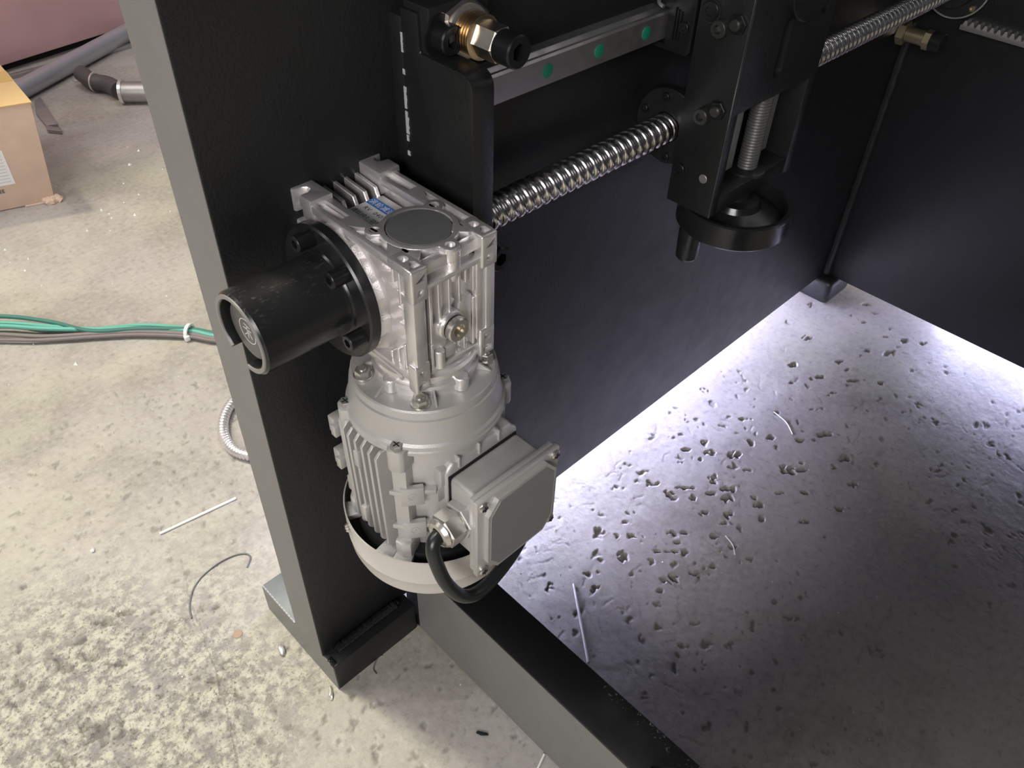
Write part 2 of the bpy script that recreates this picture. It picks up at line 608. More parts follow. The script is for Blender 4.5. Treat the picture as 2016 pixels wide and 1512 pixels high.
def socket_screw(name, parent, p, d, r, h, mat='black_oxide', shank=0.0, rot=0.0):
    key = (round(r, 2), round(h, 2), mat, round(shank, 2))
    if key not in _sc:
        b = bm_new()
        ri = r * 0.55
        seg = 36
        prof = [(-shank, 0), (-shank, r * 0.6), (0, r * 0.6), (0, r), (h - 0.1 * r, r), (h, r * 0.9)] if shank > 0 else \
               [(0, 0), (0, r), (h - 0.1 * r, r), (h, r * 0.9)]
        lathe(b, (0, 0, 0), (0, 0, 1), prof, seg, cap=False)
        # annulus to hexagon socket
        b.verts.ensure_lookup_table()
        d_, u_, v_ = frame_for((0, 0, 1))
        top = [v for v in b.verts if abs(v.co.z - h) < 1e-6]
        hx = []
        dp = []
        for k in range(seg):
            a_ = 2 * PI * k / seg
            s = a_ % (PI / 3) - PI / 6
            rad = ri * math.cos(PI / 6) / math.cos(s)
            q = (u_ * math.cos(a_) + v_ * math.sin(a_)) * rad
            hx.append(b.verts.new(q + Vector((0, 0, h))))
            dp.append(b.verts.new(q * 0.97 + Vector((0, 0, h * 0.35))))
        for k in range(seg):
            j = (k + 1) % seg
            b.faces.new((top[k], top[j], hx[j], hx[k]))
            b.faces.new((hx[k], hx[j], dp[j], dp[k]))
        b.faces.new(dp)
        for v in b.verts:
            v.co /= 1000.0
        me_o = obj(name, b, mat, None, local=True)
        _sc[key] = me_o.data
        o = me_o
    else:
        o = bpy.data.objects.new(name, _sc[key])
        COL.objects.link(o)
    if parent is not None:
        o.parent = parent
        o.location = W(*p) - parent_world(parent)
    else:
        o.location = W(*p)
    o.rotation_mode = 'QUATERNION'
    o.rotation_quaternion = Quaternion((0, 0, 1), rot)
    o.rotation_quaternion = Vector((0, 0, 1)).rotation_difference(Vector(d)) @ o.rotation_quaternion
    return o


_hb = {}


def hex_bolt(name, parent, p, d, r, h, mat='zinc_bolt', rot=0.0, washer=True):
    key = (r, h, mat, washer)
    if key not in _hb:
        b = bm_new()
        if washer:
            cyl(b, (0, 0, 0), (0, 0, h * 0.25), r * 1.22, 28, 0.3)
        hexprism(b, (0, 0, h * 0.2), (0, 0, h), r, 0, ch=h * 0.10)
        cyl(b, (0, 0, h * 0.9), (0, 0, h * 1.12), r * 0.5, 20, 0.3)
        for v in b.verts:
            v.co /= 1000.0
        o = obj(name, b, mat, None, local=True)
        _hb[key] = o.data
    else:
        o = bpy.data.objects.new(name, _hb[key])
        COL.objects.link(o)
    o.parent = parent
    o.location = W(*p) - (parent_world(parent) if parent else Vector())
    o.rotation_mode = 'QUATERNION'
    o.rotation_quaternion = Vector((0, 0, 1)).rotation_difference(Vector(d)) @ Quaternion((0, 0, 1), rot)
    return o


_ps = {}


def pan_screw(name, parent, p, d, r, h, mat='dull_steel', hexed=True):
    """small screw with a cross recess"""
    key = (r, h, mat, hexed)
    if key not in _ps:
        b = bm_new()
        if hexed:
            hexprism(b, (0, 0, 0), (0, 0, h), r, 0, ch=h * 0.12)
        else:
            lathe(b, (0, 0, 0), (0, 0, 1), [(0, 0), (0, r), (h * 0.45, r), (h * 0.85, r * 0.7), (h, 0)], 24)
        for v in b.verts:
            v.co /= 1000.0
        o = obj(name, b, mat, None, local=True)
        c = bm_new()
        q = r * 0.62
        zt = h + 0.12
        pts = [(-0.16, -1), (0.16, -1), (0.16, -0.16), (1, -0.16), (1, 0.16), (0.16, 0.16), (0.16, 1), (-0.16, 1), (-0.16, 0.16), (-1, 0.16), (-1, -0.16), (-0.16, -0.16)]
        prism(c, [(x * q, y * q) for x, y in pts], 2, h * 0.6, zt)
        for v in c.verts:
            v.co /= 1000.0
        cr = obj('cross_recess', c, 'black_hole', None, local=True)
        _ps[key] = (o.data, cr.data)
    else:
        o = bpy.data.objects.new(name, _ps[key][0]); COL.objects.link(o)
        cr = bpy.data.objects.new('cross_recess', _ps[key][1]); COL.objects.link(cr)
    # the recess is merged under the screw's own parent to stay within part depth
    for q_ in (o, cr):
        q_.parent = parent
        q_.location = W(*p) - (parent_world(parent) if parent else Vector())
        q_.rotation_mode = 'QUATERNION'
        q_.rotation_quaternion = Vector((0, 0, 1)).rotation_difference(Vector(d))
    cr.parent = o
    cr.location = (0, 0, 0)
    cr.rotation_quaternion = (1, 0, 0, 0)
    return o


# ================================================================== SETTING
# the floor is one relief mesh: chips are real hollows, fine where the picture shows them
import numpy as np
CHIPS = [(558.7,52.7,4.1,-3.8,-3.7,-2.7),(524.6,64.2,5.6,-5.3,-3.0,-2.2),(549.6,31.6,6.4,-6.0,-4.9,-3.5),(572.0,2.6,6.4,-6.0,-5.6,-3.8),(611.7,2.0,3.3,-3.1,-6.4,-4.3),(522.3,38.4,3.6,-3.4,-2.4,-1.7),(434.2,82.2,3.1,-2.9,-1.3,-1.1),(432.3,56.4,5.4,-5.1,-3.8,-3.0),(433.9,23.6,5.3,-5.0,-5.3,-4.1),(464.6,13.1,12.3,-11.5,-2.2,-1.6),(509.1,-31.3,10.0,-9.4,-4.6,-3.1),(508.5,-0.1,5.4,-5.1,-6.9,-4.9),(477.9,-14.2,4.6,-4.3,-2.8,-2.0),(452.2,-3.7,3.8,-3.6,-4.3,-3.2),(441.4,-29.1,3.7,-3.5,-2.6,-1.9),(492.2,-40.3,5.3,-5.0,-5.0,-3.4),(466.4,-56.9,5.2,-4.9,-6.4,-4.4),(520.4,-63.2,3.8,-3.6,-4.0,-2.6),(560.6,-28.0,3.9,-3.7,-2.2,-1.4),(645.1,-12.7,4.9,-4.6,-4.0,-2.5),(675.1,-49.1,4.1,-3.8,-4.1,-2.4),(692.9,-64.9,4.9,-4.6,-2.7,-1.6),(715.3,-70.7,10.0,-9.3,-3.9,-2.2),(604.4,-70.9,8.7,-8.2,-7.5,-4.6),(621.4,-85.0,7.1,-6.7,-3.1,-1.9),(634.6,-77.1,4.0,-3.7,-3.2,-1.9),(554.9,-85.8,3.8,-3.6,-2.9,-1.8),(587.5,-113.6,3.9,-3.6,-3.0,-1.8),(694.9,-122.5,7.3,-6.8,-6.7,-3.7),(663.9,-117.0,3.2,-3.0,-4.6,-2.6),(652.8,-152.6,4.7,-4.4,-6.3,-3.4),(496.3,-92.1,3.0,-2.8,-5.5,-3.5),(513.6,-78.5,4.5,-4.3,-3.4,-2.2),(448.9,-62.9,3.7,-3.5,-2.1,-1.4),(376.8,-17.5,5.8,-5.5,-2.9,-2.2),(390.7,-31.7,2.9,-2.7,-2.5,-1.8),(333.3,15.9,3.6,-3.4,-2.8,-2.3),(315.6,29.3,2.9,-2.7,-3.7,-3.1),(342.0,2.7,3.6,-3.4,-2.4,-1.9),(305.0,52.7,5.1,-4.8,-5.5,-4.8),(343.4,40.1,4.4,-4.1,-2.4,-2.0),(372.2,-35.7,4.3,-4.1,-2.4,-1.8),(347.5,-35.1,10.6,-10.1,-2.1,-1.6),(365.7,-53.9,4.3,-4.0,-2.9,-2.1),(294.6,-1.0,7.0,-6.6,-4.0,-3.3),(319.1,-30.5,3.5,-3.3,-3.6,-2.9),(229.1,-3.4,5.4,-5.2,-3.7,-3.2),(317.5,-67.6,7.6,-7.2,-5.3,-4.1),(345.0,-84.6,4.2,-3.9,-3.7,-2.7),(423.8,-94.3,7.9,-7.5,-2.5,-1.7),(407.6,-85.5,4.3,-4.1,-3.5,-2.4),(419.1,-66.8,3.6,-3.4,-4.0,-2.8),(253.0,8.8,2.8,-2.6,-1.3,-1.1),(237.3,17.6,3.4,-3.3,-1.7,-1.5),(282.7,-25.5,3.5,-3.3,-2.6,-2.1),(288.1,-66.8,3.4,-3.2,-2.1,-1.7),(364.0,-87.1,1.7,-1.7,-2.8,-2.0),(374.3,-93.8,2.8,-2.7,-2.8,-2.0),(535.8,-139.7,4.5,-4.2,-2.2,-1.3),(597.5,-164.6,9.1,-8.6,-3.6,-2.0),(533.5,-174.9,1.5,-1.4,-2.2,-1.3),(329.3,84.5,3.0,-2.8,-1.4,-1.3),(357.8,49.0,5.9,-5.6,-2.0,-1.6),(387.9,88.8,3.8,-3.6,-3.1,-2.6),(649.8,40.5,8.4,-7.8,-2.0,-1.4),(702.1,11.6,5.1,-4.8,-3.6,-2.2),(768.1,-36.5,3.4,-3.2,-3.0,-1.7),(916.5,75.8,6.2,-5.7,-5.9,-3.5),(826.6,56.5,5.1,-4.7,-6.1,-3.7),(897.1,3.1,4.3,-4.0,-3.2,-1.8),(887.5,-16.2,5.1,-4.7,-3.9,-2.2),(820.9,15.6,2.1,-1.9,-3.0,-1.8),(834.0,8.0,4.2,-3.9,-3.0,-1.8),(787.1,31.1,5.0,-4.6,-2.2,-1.3),(1088.8,55.5,4.7,-4.3,-2.9,-1.5),(1039.7,55.0,3.7,-3.4,-2.2,-1.2),(1035.3,28.5,3.7,-3.4,-3.7,-1.9),(1074.3,30.3,5.6,-5.1,-2.8,-1.5),(966.8,-15.4,3.5,-3.3,-3.4,-1.8),(984.7,-44.2,6.2,-5.7,-6.8,-3.4),(1042.8,-48.1,7.2,-6.6,-5.4,-2.6),(1054.4,-73.9,5.4,-4.9,-3.6,-1.7),(897.7,-73.7,5.0,-4.7,-3.1,-1.6),(1052.7,-13.7,1.8,-1.7,-2.7,-1.4),(941.2,-13.7,1.7,-1.6,-2.5,-1.3),(1024.7,-21.4,4.5,-4.1,-2.7,-1.4),(868.6,-37.7,5.0,-4.7,-2.3,-1.3),(-315.4,516.3,4.7,-4.5,-2.3,-5.8),(-325.3,478.9,5.8,-5.5,-1.1,-2.8),(-355.2,434.0,3.3,-3.2,-2.0,-5.2),(-294.7,388.2,6.7,-6.4,-1.9,-4.2),(-326.0,373.7,8.8,-8.4,-3.4,-8.1),(-297.6,360.3,5.5,-5.3,-1.8,-4.1),(-374.5,384.1,6.4,-6.2,-3.1,-8.0),(-354.3,360.4,4.3,-4.1,-1.9,-4.7),(-389.7,365.2,4.2,-4.0,-1.5,-3.9),(-332.2,263.4,20.6,-19.8,-5.8,-12.7),(-376.2,262.1,10.0,-9.7,-3.5,-8.2),(-262.0,258.9,4.3,-4.1,-2.2,-4.4),(-267.6,276.3,3.2,-3.1,-1.5,-3.0),(-212.9,315.0,3.4,-3.2,-0.8,-1.6),(-212.1,366.2,3.5,-3.3,-1.7,-3.4),(-153.3,317.9,5.3,-5.0,-2.4,-4.1),(-194.2,194.0,4.9,-4.6,-3.3,-5.5),(-207.0,169.9,1.6,-1.5,-1.6,-2.7),(-218.3,162.1,4.2,-4.0,-1.9,-3.3),(-277.0,329.1,8.8,-8.4,-1.1,-2.4),(-240.0,392.7,8.7,-8.3,-2.1,-4.4),(-262.3,391.4,9.2,-8.7,-1.6,-3.4),(-326.9,301.7,2.1,-2.0,-0.7,-1.5),(-304.6,267.7,4.7,-4.5,-1.7,-3.6),(-370.3,299.9,4.6,-4.4,-2.1,-5.1),(-201.7,227.6,4.9,-4.7,-2.5,-4.3)]
NS = 60
_cl = np.random.RandomState(5)


def lines(segs):
    out = []
    for a_, b_, st in segs:
        k = max(1, int(round((b_ - a_) / st)))
        out += [a_ + (b_ - a_) * i / k for i in range(k)]
    out.append(segs[-1][1])
    return np.array(out, dtype=np.float64)


gx = lines([(-2600, -520, 260), (-520, -460, 20), (-460, 60, 2.6), (60, 760, 1.8), (760, 900, 2.3), (900, 1120, 3.5), (1120, 1300, 30), (1300, 4200, 290)])
gy = lines([(-2400, -560, 230), (-560, -520, 20), (-520, -320, 2.8), (-320, 137, 1.8), (137, 420, 2.6), (420, 760, 4.0), (760, 1300, 12), (1300, 4200, 145)])
GX, GY = np.meshgrid(gx, gy)
HZ = np.zeros_like(GX)
PT = np.zeros_like(GX)
LIP = np.zeros_like(GX)


def smooth_noise(cell, seed, X=None, Y=None):
    rs = np.random.RandomState(seed)
    tab = rs.rand(257, 257)
    X = GX if X is None else X
    Y = GY if Y is None else Y
    u = X / cell + 1000.3
    v = Y / cell + 1000.7
    iu = np.floor(u).astype(int); iv = np.floor(v).astype(int)
    fu = u - iu; fv = v - iv
    fu = fu * fu * (3 - 2 * fu); fv = fv * fv * (3 - 2 * fv)
    a_ = tab[iu % 256, iv % 256]; b_ = tab[(iu + 1) % 256, iv % 256]
    c_ = tab[iu % 256, (iv + 1) % 256]; d_ = tab[(iu + 1) % 256, (iv + 1) % 256]
    return (a_ * (1 - fu) + b_ * fu) * (1 - fv) + (c_ * (1 - fu) + d_ * fu) * fv


NZ1 = smooth_noise(9, 1) - 0.5
NZ2 = smooth_noise(4.2, 2) - 0.5


def chip(cx_, cy_, ux, uy, vx, vy, depth, rag=1.0, dark=1.0):
    R_ = math.hypot(ux, uy) + math.hypot(vx, vy) + 4
    i0, i1 = np.searchsorted(gx, (cx_ - R_, cx_ + R_)); j0, j1 = np.searchsorted(gy, (cy_ - R_, cy_ + R_))
    if i1 - i0 < 2 or j1 - j0 < 2:
        return
    X = GX[j0:j1, i0:i1] - cx_; Y = GY[j0:j1, i0:i1] - cy_
    det = ux * vy - uy * vx
    if abs(det) < 1e-3:
        return
    s_ = (X * vy - Y * vx) / det
    t_ = (-X * uy + Y * ux) / det
    r_ = np.sqrt(s_ * s_ + t_ * t_) + rag * (NZ1[j0:j1, i0:i1] * 1.1 + NZ2[j0:j1, i0:i1] * 1.9)
    w_ = np.clip((1.05 - r_) / 0.30, 0, 1)
    w_ = w_ * w_ * (3 - 2 * w_)
    HZ[j0:j1, i0:i1] = np.minimum(HZ[j0:j1, i0:i1], -depth * w_)
    LIP[j0:j1, i0:i1] = np.maximum(LIP[j0:j1, i0:i1], np.exp(-((r_ - 1.22) / 0.16) ** 2) * min(0.45, depth * 0.25))
    PT[j0:j1, i0:i1] = np.maximum(PT[j0:j1, i0:i1], w_ * dark)


for (cx_, cy_, ux, uy, vx, vy) in CHIPS:
    sz = math.hypot(ux, uy) + math.hypot(vx, vy)
    chip(cx_, cy_, ux * 0.9, uy * 0.9, vx * 0.9, vy * 0.9, min(3.4, 1.1 + sz * 0.14), 1.0, 1.0)
for i in range(1500):
    if i < 760:
        x_ = _cl.uniform(80, 1040); y_ = _cl.uniform(-520, 136)
        # clusters
        if smooth_noise(140, 9, np.array([[x_]]), np.array([[y_]]))[0, 0] < 0.42:
            continue
    else:
        x_ = _cl.uniform(-450, 60); y_ = _cl.uniform(-200, 800)
    a_ = _cl.uniform(-0.7, 0.7) + 0.3
    L_ = _cl.choice([1.6, 2.2, 3.0, 4.2]) * _cl.uniform(0.8, 1.3)
    q_ = _cl.uniform(0.35, 0.8)
    chip(x_, y_, L_ * math.cos(a_), L_ * math.sin(a_), -L_ * q_ * math.sin(a_), L_ * q_ * math.cos(a_), 0.5 + 0.16 * L_, 1.5, 0.8 if i < 760 else 0.75)
# thin curved scratches and gouges
for i in range(230):
    x_ = _cl.uniform(80, 1000); y_ = _cl.uniform(-420, 130)
    a_ = _cl.uniform(-1.2, 1.2) + (0 if _cl.rand() < 0.7 else 1.5)
    n_ = _cl.randint(3, 9)
    cu_ = _cl.uniform(-0.35, 0.35)
    for k_ in range(n_):
        chip(x_, y_, 2.6 * math.cos(a_), 2.6 * math.sin(a_), -1.15 * math.sin(a_), 1.15 * math.cos(a_), 0.55, 0.35, 0.35)
        x_ += 2.6 * math.cos(a_); y_ += 2.6 * math.sin(a_); a_ += cu_ * 0.5
HZ += (smooth_noise(22, 3) - 0.5) * 0.50 + (smooth_noise(60, 4) - 0.5) * 0.8
HZ += NZ1 * 0.26 + NZ2 * 0.20 + np.where(HZ > -0.4, LIP, 0)
# broken patch in the near left
pd = np.sqrt((GX + 330) ** 2 + (GY - 250) ** 2) + (smooth_noise(45, 6) - 0.5) * 170
pm = np.clip((270 - pd) / 150, 0, 1)
HZ += pm * ((smooth_noise(6, 7) - 0.5) * 1.9 + (smooth_noise(17, 8) - 0.5) * 1.4 + NZ2 * 1.5)
HZ = np.minimum(HZ, 0.55)
ny_, nx_ = GX.shape
co = np.stack([GX, GY, HZ], -1).reshape(-1, 3) / 1000.0
idx = np.arange(nx_ * ny_).reshape(ny_, nx_)
quads = np.stack([idx[:-1, :-1], idx[:-1, 1:], idx[1:, 1:], idx[1:, :-1]], -1).reshape(-1, 4)
me = bpy.data.meshes.new('floor')
me.vertices.add(len(co)); me.vertices.foreach_set('co', co.ravel())
me.loops.add(quads.size); me.loops.foreach_set('vertex_index', quads.ravel().astype(np.int32))
me.polygons.add(len(quads))
me.polygons.foreach_set('loop_start', np.arange(0, quads.size, 4, dtype=np.int32))
me.polygons.foreach_set('use_smooth', np.ones(len(quads), dtype=bool))
at = me.attributes.new('chip', 'FLOAT', 'POINT')
at.data.foreach_set('value', PT.ravel().astype(np.float32))
me.update(calc_edges=True)
me.validate()
me.materials.append(MAT['worn_concrete'])
fl = bpy.data.objects.new('floor', me)
COL.objects.link(fl)
fl['kind'] = 'structure'

# ================================================================== MACHINE FRAME
YA = 137.0
XB = 1050.0
fr = thing('machine_frame', 'black painted welded steel machine frame: tall plates, feet and cross tube on the floor', 'machine frame', (-102, 165, -ZF))
b = bm_new()
prism(b, [(-102.5, -590), (1105, -590), (1105, 1330), (-102.5, 1330)], 1, YA, 192, bev=1.2, seg=2)
obj('side_plate', b, 'black_paint', fr)
b = bm_new()
box(b, XB, XB + 50, -1400, YA - 0.5, -590, 330, 1.2)
obj('end_plate', b, 'black_paint', fr)
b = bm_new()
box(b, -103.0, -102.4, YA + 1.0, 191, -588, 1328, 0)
obj('edge_face', b, 'side_face_grey', fr)
# feet
b = bm_new()
prism(b, [(-101.5, 115), (19, 115), (19, 269), (-101.5, 269)], 2, -640, -587, bev=1.5)
obj('foot', b, 'black_paint', fr)
b = bm_new()
box(b, XB - 28, XB + 60, 105, 260, -640, -588, 12, 4)
obj('foot', b, 'black_paint_satin', fr)
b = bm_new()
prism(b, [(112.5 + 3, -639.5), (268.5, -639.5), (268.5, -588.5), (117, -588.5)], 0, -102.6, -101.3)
obj('edge_face', b, 'side_face_grey', fr)
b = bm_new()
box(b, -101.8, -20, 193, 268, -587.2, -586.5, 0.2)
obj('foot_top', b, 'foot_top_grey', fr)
b = bm_new()
for k in range(14):
    box(b, -102.7, -101.0, 196 + k * 5.2, 200.6 + k * 5.2, -588.6 + random.uniform(-.5, 0), -586.3, 0.2, 1)
obj('worn_arris', b, 'chip_paint_white', fr)
# weld bead between foot and plate (rounded ledge)
b = bm_new()
pts = []
for i in range(40):
    t = i / 39
    pts.append((-90 + 94 * t, 130.5 + random.uniform(-0.3, 0.3), -583 + random.uniform(-0.4, 0.4)))
sweep(b, pts, 6.0, 12, rfun=lambda i: 6.0 + 0.35 * math.sin(i * 2.1) if 1 < i < 38 else 4.0)
obj('weld_bead', b, 'weld_black', fr)
b = bm_new()
sweep(b, [(-99, 128 - i * 1.2, -588.5 + random.uniform(-.5, .8)) for i in range(10)], 3.6, 10, rfun=lambda i: 3.0 + random.uniform(0, 1.2))
obj('weld_bead', b, 'weld_black', fr)
# weld in the corner where the two tall plates meet
b = bm_new()
pts = [(XB - 4 + random.uniform(-.6, .6), YA - 4 + random.uniform(-.6, .6), -585 + i * 9.5) for i in range(52)]
sweep(b, pts, 7.5, 10, rfun=lambda i: 7.5 + 0.7 * math.sin(i * 1.7))
obj('weld_bead', b, 'black_paint_satin', fr)
# cross tube on the floor towards the viewer
b = bm_new()
box(b, 22, 74, -1400, YA - 0.4, -640, -500, 1.2, 2)
obj('cross_tube', b, 'black_paint_scuffed', fr)
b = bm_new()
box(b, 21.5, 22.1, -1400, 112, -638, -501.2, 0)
obj('tube_side_face', b, 'side_face_grey', fr)
# unseen plate added on the tube to keep side light off the right floor
b = bm_new()
prism(b, [(-225, -500), (-296, -390), (-380, -235), (-445, -130), (-460, 60), (-1400, 60), (-1400, -500)], 0, 30, 40, bev=0.8)
obj('light_block_plate', b, 'black_paint_satin', fr)
# guide beam carried on the side plate
b = bm_new()
prism(b, [(123, -116.5), (YA + 0.2, -116.5), (YA + 0.2, 106), (123, 106)], 0, 60, XB - 0.5, bev=1.0)
obj('guide_beam', b, 'black_paint', fr)
# ================================================================== LINEAR RAIL
rail = thing('linear_rail', 'ground steel linear guide rail with green hole plugs along the black beam', 'rail', (100, 112, -60))
rail.location = W(84, 112, 28)
b = bm_new()
# cross section in (y, z); front towards -y
sec = [(123, 28), (101, 28), (100, 29), (100, 51), (101.2, 53.2), (103, 53.6), (104.6, 52.4), (107.2, 49.6), (110.5, 49.6), (112.5, 52.4), (112.8, 53.2), (123, 53.2)]
prism(b, sec, 0, 84, 1040)
obj('rail_bar', b, 'rail_steel', rail, smooth=20)
for i in range(16):
    x = 190 + i * 64.5
    if x > 1030:
        break
    b = bm_new()
    lathe(b, (x, 100, 40.5), (0, -1, 0), [(0, 0), (0, 6.0), (0.5, 6.0), (0.7, 5.4), (0.7, 0)], 24)
    obj('hole_plug', b, 'green_plug', rail)

# ================================================================== RAIL CARRIAGE
car = thing('rail_carriage', 'black rail carriage block riding the guide rail behind the vertical slide', 'carriage', (352, 100, 20))
b = bm_new()
prism(b, [(122, 22), (72, 22), (70, 24), (70, 100), (122, 100), (122, 56), (99, 56), (99, 26), (122, 26)], 0, 352, 470, bev=0.8)
obj('block', b, 'black_paint_satin', car)
b = bm_new()
prism(b, [(121, 20), (73, 20), (69, 25), (69, 99), (121, 99), (121, 57), (98, 57), (98, 25), (121, 25)], 0, 346, 351.5, bev=0.7)
obj('end_seal', b, 'black_oxide', car)
b = bm_new()
for k in range(3):
    box(b, 343.5, 346.2, 82 + k * 3.2, 83.4 + k * 3.2, 33 - k, 58 + k, 0.4)
obj('seal_rib', b, 'black_oxide', car)
socket_screw('socket_screw', car, (346, 78, 45), (-1, 0, 0), 5.2, 3)
b = bm_new()
sweep(b, catmull([(344, 108, 66), (338, 104, 62), (337, 98, 60)], 6), 1.8, 8)
obj('grease_nipple', b, 'dull_steel', car)

# ================================================================== BALL SCREW
YS, ZS = 84.0, -54.0
bs = thing('ball_screw', 'long polished steel ball screw running from the bearing bracket to the far plate', 'ball screw', (80, YS, ZS - 14))


def screw_thread(name, x0, x1, R, pitch, parent, seg=28, per=14, mat='chrome_steel', axis='x', c=(YS, ZS), depth=2.4):
    b = bm_new()
    nx = int((x1 - x0) / pitch * per)
    rings = []
    for i in range(nx + 1):
        x = x0 + (x1 - x0) * i / nx
        ring = []
        for k in range(seg):
            th = 2 * PI * k / seg
            ph = ((x - x0) / pitch - th / (2 * PI)) % 1.0
            # wide rounded ball track, narrow land with a small step
            if ph < 0.56:
                s = (ph / 0.56 - 0.5) * 2
                r = R - depth * math.sqrt(max(0, 1 - s * s)) ** 0.9
            else:
                s = (ph - 0.56) / 0.44
                r = R - 0.9 * (s - 0.5) ** 2 * 2
            if axis == 'x':
                ring.append(b.verts.new((x, c[0] + r * math.cos(th), c[1] + r * math.sin(th))))
            else:
                ring.append(b.verts.new((c[0] + r * math.cos(th), c[1] + r * math.sin(th), x)))
        rings.append(ring)
    for A, B in zip(rings[:-1], rings[1:]):
        for k in range(seg):
            b.faces.new((A[k], A[(k + 1) % seg], B[(k + 1) % seg], B[k]))
    b.faces.new(rings[0]); b.faces.new(rings[-1][::-1])
    return obj(name, b, mat, parent, smooth=60)


screw_thread('threaded_shaft', 92, 1006, 14.8, 10.6, bs, seg=48, per=20)
b = bm_new()
lathe(b, (30, YS, ZS), (1, 0, 0), [(0, 0), (0, 9.5), (44, 9.5), (44, 12), (62.5, 12), (62.5, 0)], 28)
obj('journal', b, 'dull_steel', bs)
# lock nut behind the bracket
b = bm_new()
hexprism(b, (80.5, YS, ZS), (92, YS, ZS), 19, 0.3, ch=1.0)
obj('lock_nut', b, 'dull_steel', bs)

# ball nut on the slide
bn = thing('ball_nut', 'dark round flanged ball nut on the screw beside the vertical slide', 'ball nut', (352, YS, -95))
b = bm_new()
lathe(b, (352, YS, ZS), (1, 0, 0), [(0, 15.5), (0, 37), (1, 38), (11, 38), (12, 37), (12, 27), (60, 27), (60, 15.5), (0, 15.5)], 48, cap=False)
obj('flange', b, 'black_paint_satin', bn)
for k in range(6):
    a_ = k * PI / 3 + 0.35
    socket_screw('socket_screw', bn, (352, YS + 30 * math.cos(a_), ZS + 30 * math.sin(a_)), (-1, 0, 0), 4.2, 3.5)

# far bearing on the end plate
eb = thing('end_bearing', 'black round bearing housing on the far plate where the ball screw ends', 'bearing', (XB - 6, YS, -95))
b = bm_new()
lathe(b, (XB - 0.3, YS, ZS), (-1, 0, 0), [(0, 12), (0, 46), (14, 46), (16, 44), (16, 30), (34, 28), (34, 12), (0, 12)], 56, cap=False)
obj('housing', b, 'black_paint_satin', eb)
b = bm_new()
lathe(b, (XB - 14.5, YS, ZS), (-1, 0, 0), [(0, 44.5), (0, 46.6), (2.6, 46.6), (2.6, 44.5), (0, 44.5)], 64, cap=False)
obj('retaining_ring', b, 'dull_steel', eb)
socket_screw('socket_screw', eb, (XB - 16, YS - 30, ZS - 26), (-1, 0, 0), 4, 4, mat='dull_brass')

# ================================================================== BEARING BRACKET
br = thing('bearing_bracket', 'black steel bearing bracket holding the near end of the ball screw', 'bracket', (60, 85, -108))
b = bm_new()
R_ = 12
poly = [(122.6, -112), (48, -112)]
z_top, y_fr = 86, 48
for k in range(7):
    a_ = PI / 2 * k / 6
    poly.append((y_fr + R_ - R_ * math.cos(a_), 74 + R_ * math.sin(a_) * 1.0))
poly += [(103, 86.5), (104, 113), (122.6, 113)]
prism(b, poly, 0, 59, 80, bev=1.3, seg=2)
obj('bracket_plate', b, 'black_paint_satin', br)
b = bm_new()
box(b, 62, 118, 95, 122.6, 84, 118, 1.5)
obj('clamp_block', b, 'black_paint_satin', br)
# worn pale paint along the corner
b = bm_new()
for (z0, z1, w_) in ((57, 40, 1.5), (38, 20, 2.3), (19, 14, 1.8), (6, 2, 1.8), (96, 82, 0.8), (70, 66, 1.5)):
    nseg = 8
    for k in range(nseg):
        za = z0 + (z1 - z0) * k / nseg; zb = z0 + (z1 - z0) * (k + 1) / nseg
        ww = w_ * random.uniform(0.5, 1.1)
        box(b, 58.5, 59.6, 121.4 - ww, 122.9, zb, za, 0.15, 1)
obj('worn_edge', b, 'chip_paint_white', br)
socket_screw('socket_screw', br, (72, 95, 98), (0, -1, 0), 10.5, 14)
b = bm_new()
lathe(b, (72, 95, 98), (0, -1, 0), [(0, 10), (0, 15), (2.2, 15), (2.2, 10), (0, 10)], 36, cap=False)
obj('washer', b, 'black_oxide', br)
# long cap bolt behind the gearbox
b = bm_new()
cyl(b, (93, 122, -76), (93, 66, -76), 9, 28)
obj('bolt_sleeve', b, 'black_oxide', br)
socket_screw('socket_screw', br, (93, 66, -76), (0, -1, 0), 11, 15)

# yellow zinc adjuster
ad = thing('adjusting_fitting', 'yellow zinc plated threaded fitting with large hex nut and black cap screw at bracket top', 'fitting', (92, 95, 84))
ax = Vector((0.0, -1, 0.0))
px, pz = 92.0, 98.0
b = bm_new()
hexprism(b, (px, 100, pz), (px, 89, pz), 24, 0.35, ch=1.8)
obj('hex_nut', b, 'pale_zinc', ad)
b = bm_new()
lathe(b, (px, 89, pz), ax, [(0, 12), (0, 18.5), (1.4, 18.5), (1.6, 17.5), (1.6, 12), (0, 12)], 48, cap=False)
obj('washer', b, 'dull_steel', ad)
b = bm_new()
nt = 6
prof = [(0, 0)]
for k in range(nt):
    t0 = k * 2.6
    prof += [(t0, 12.4), (t0 + 1.0, 15.6), (t0 + 1.7, 15.6), (t0 + 2.6, 12.4)]
prof += [(nt * 2.6, 0)]
lathe(b, (px, 87.4, pz), ax, prof, 48)
obj('threaded_sleeve', b, 'yellow_zinc', ad)
b = bm_new()
hexprism(b, (px, 73, pz), (px, 53, pz), 12.8, 0.05, ch=1.2)
obj('hex_spacer', b, 'pale_zinc', ad)
socket_screw('cap_screw', ad, (px, 53, pz), (0, -1, 0), 11.6, 16)

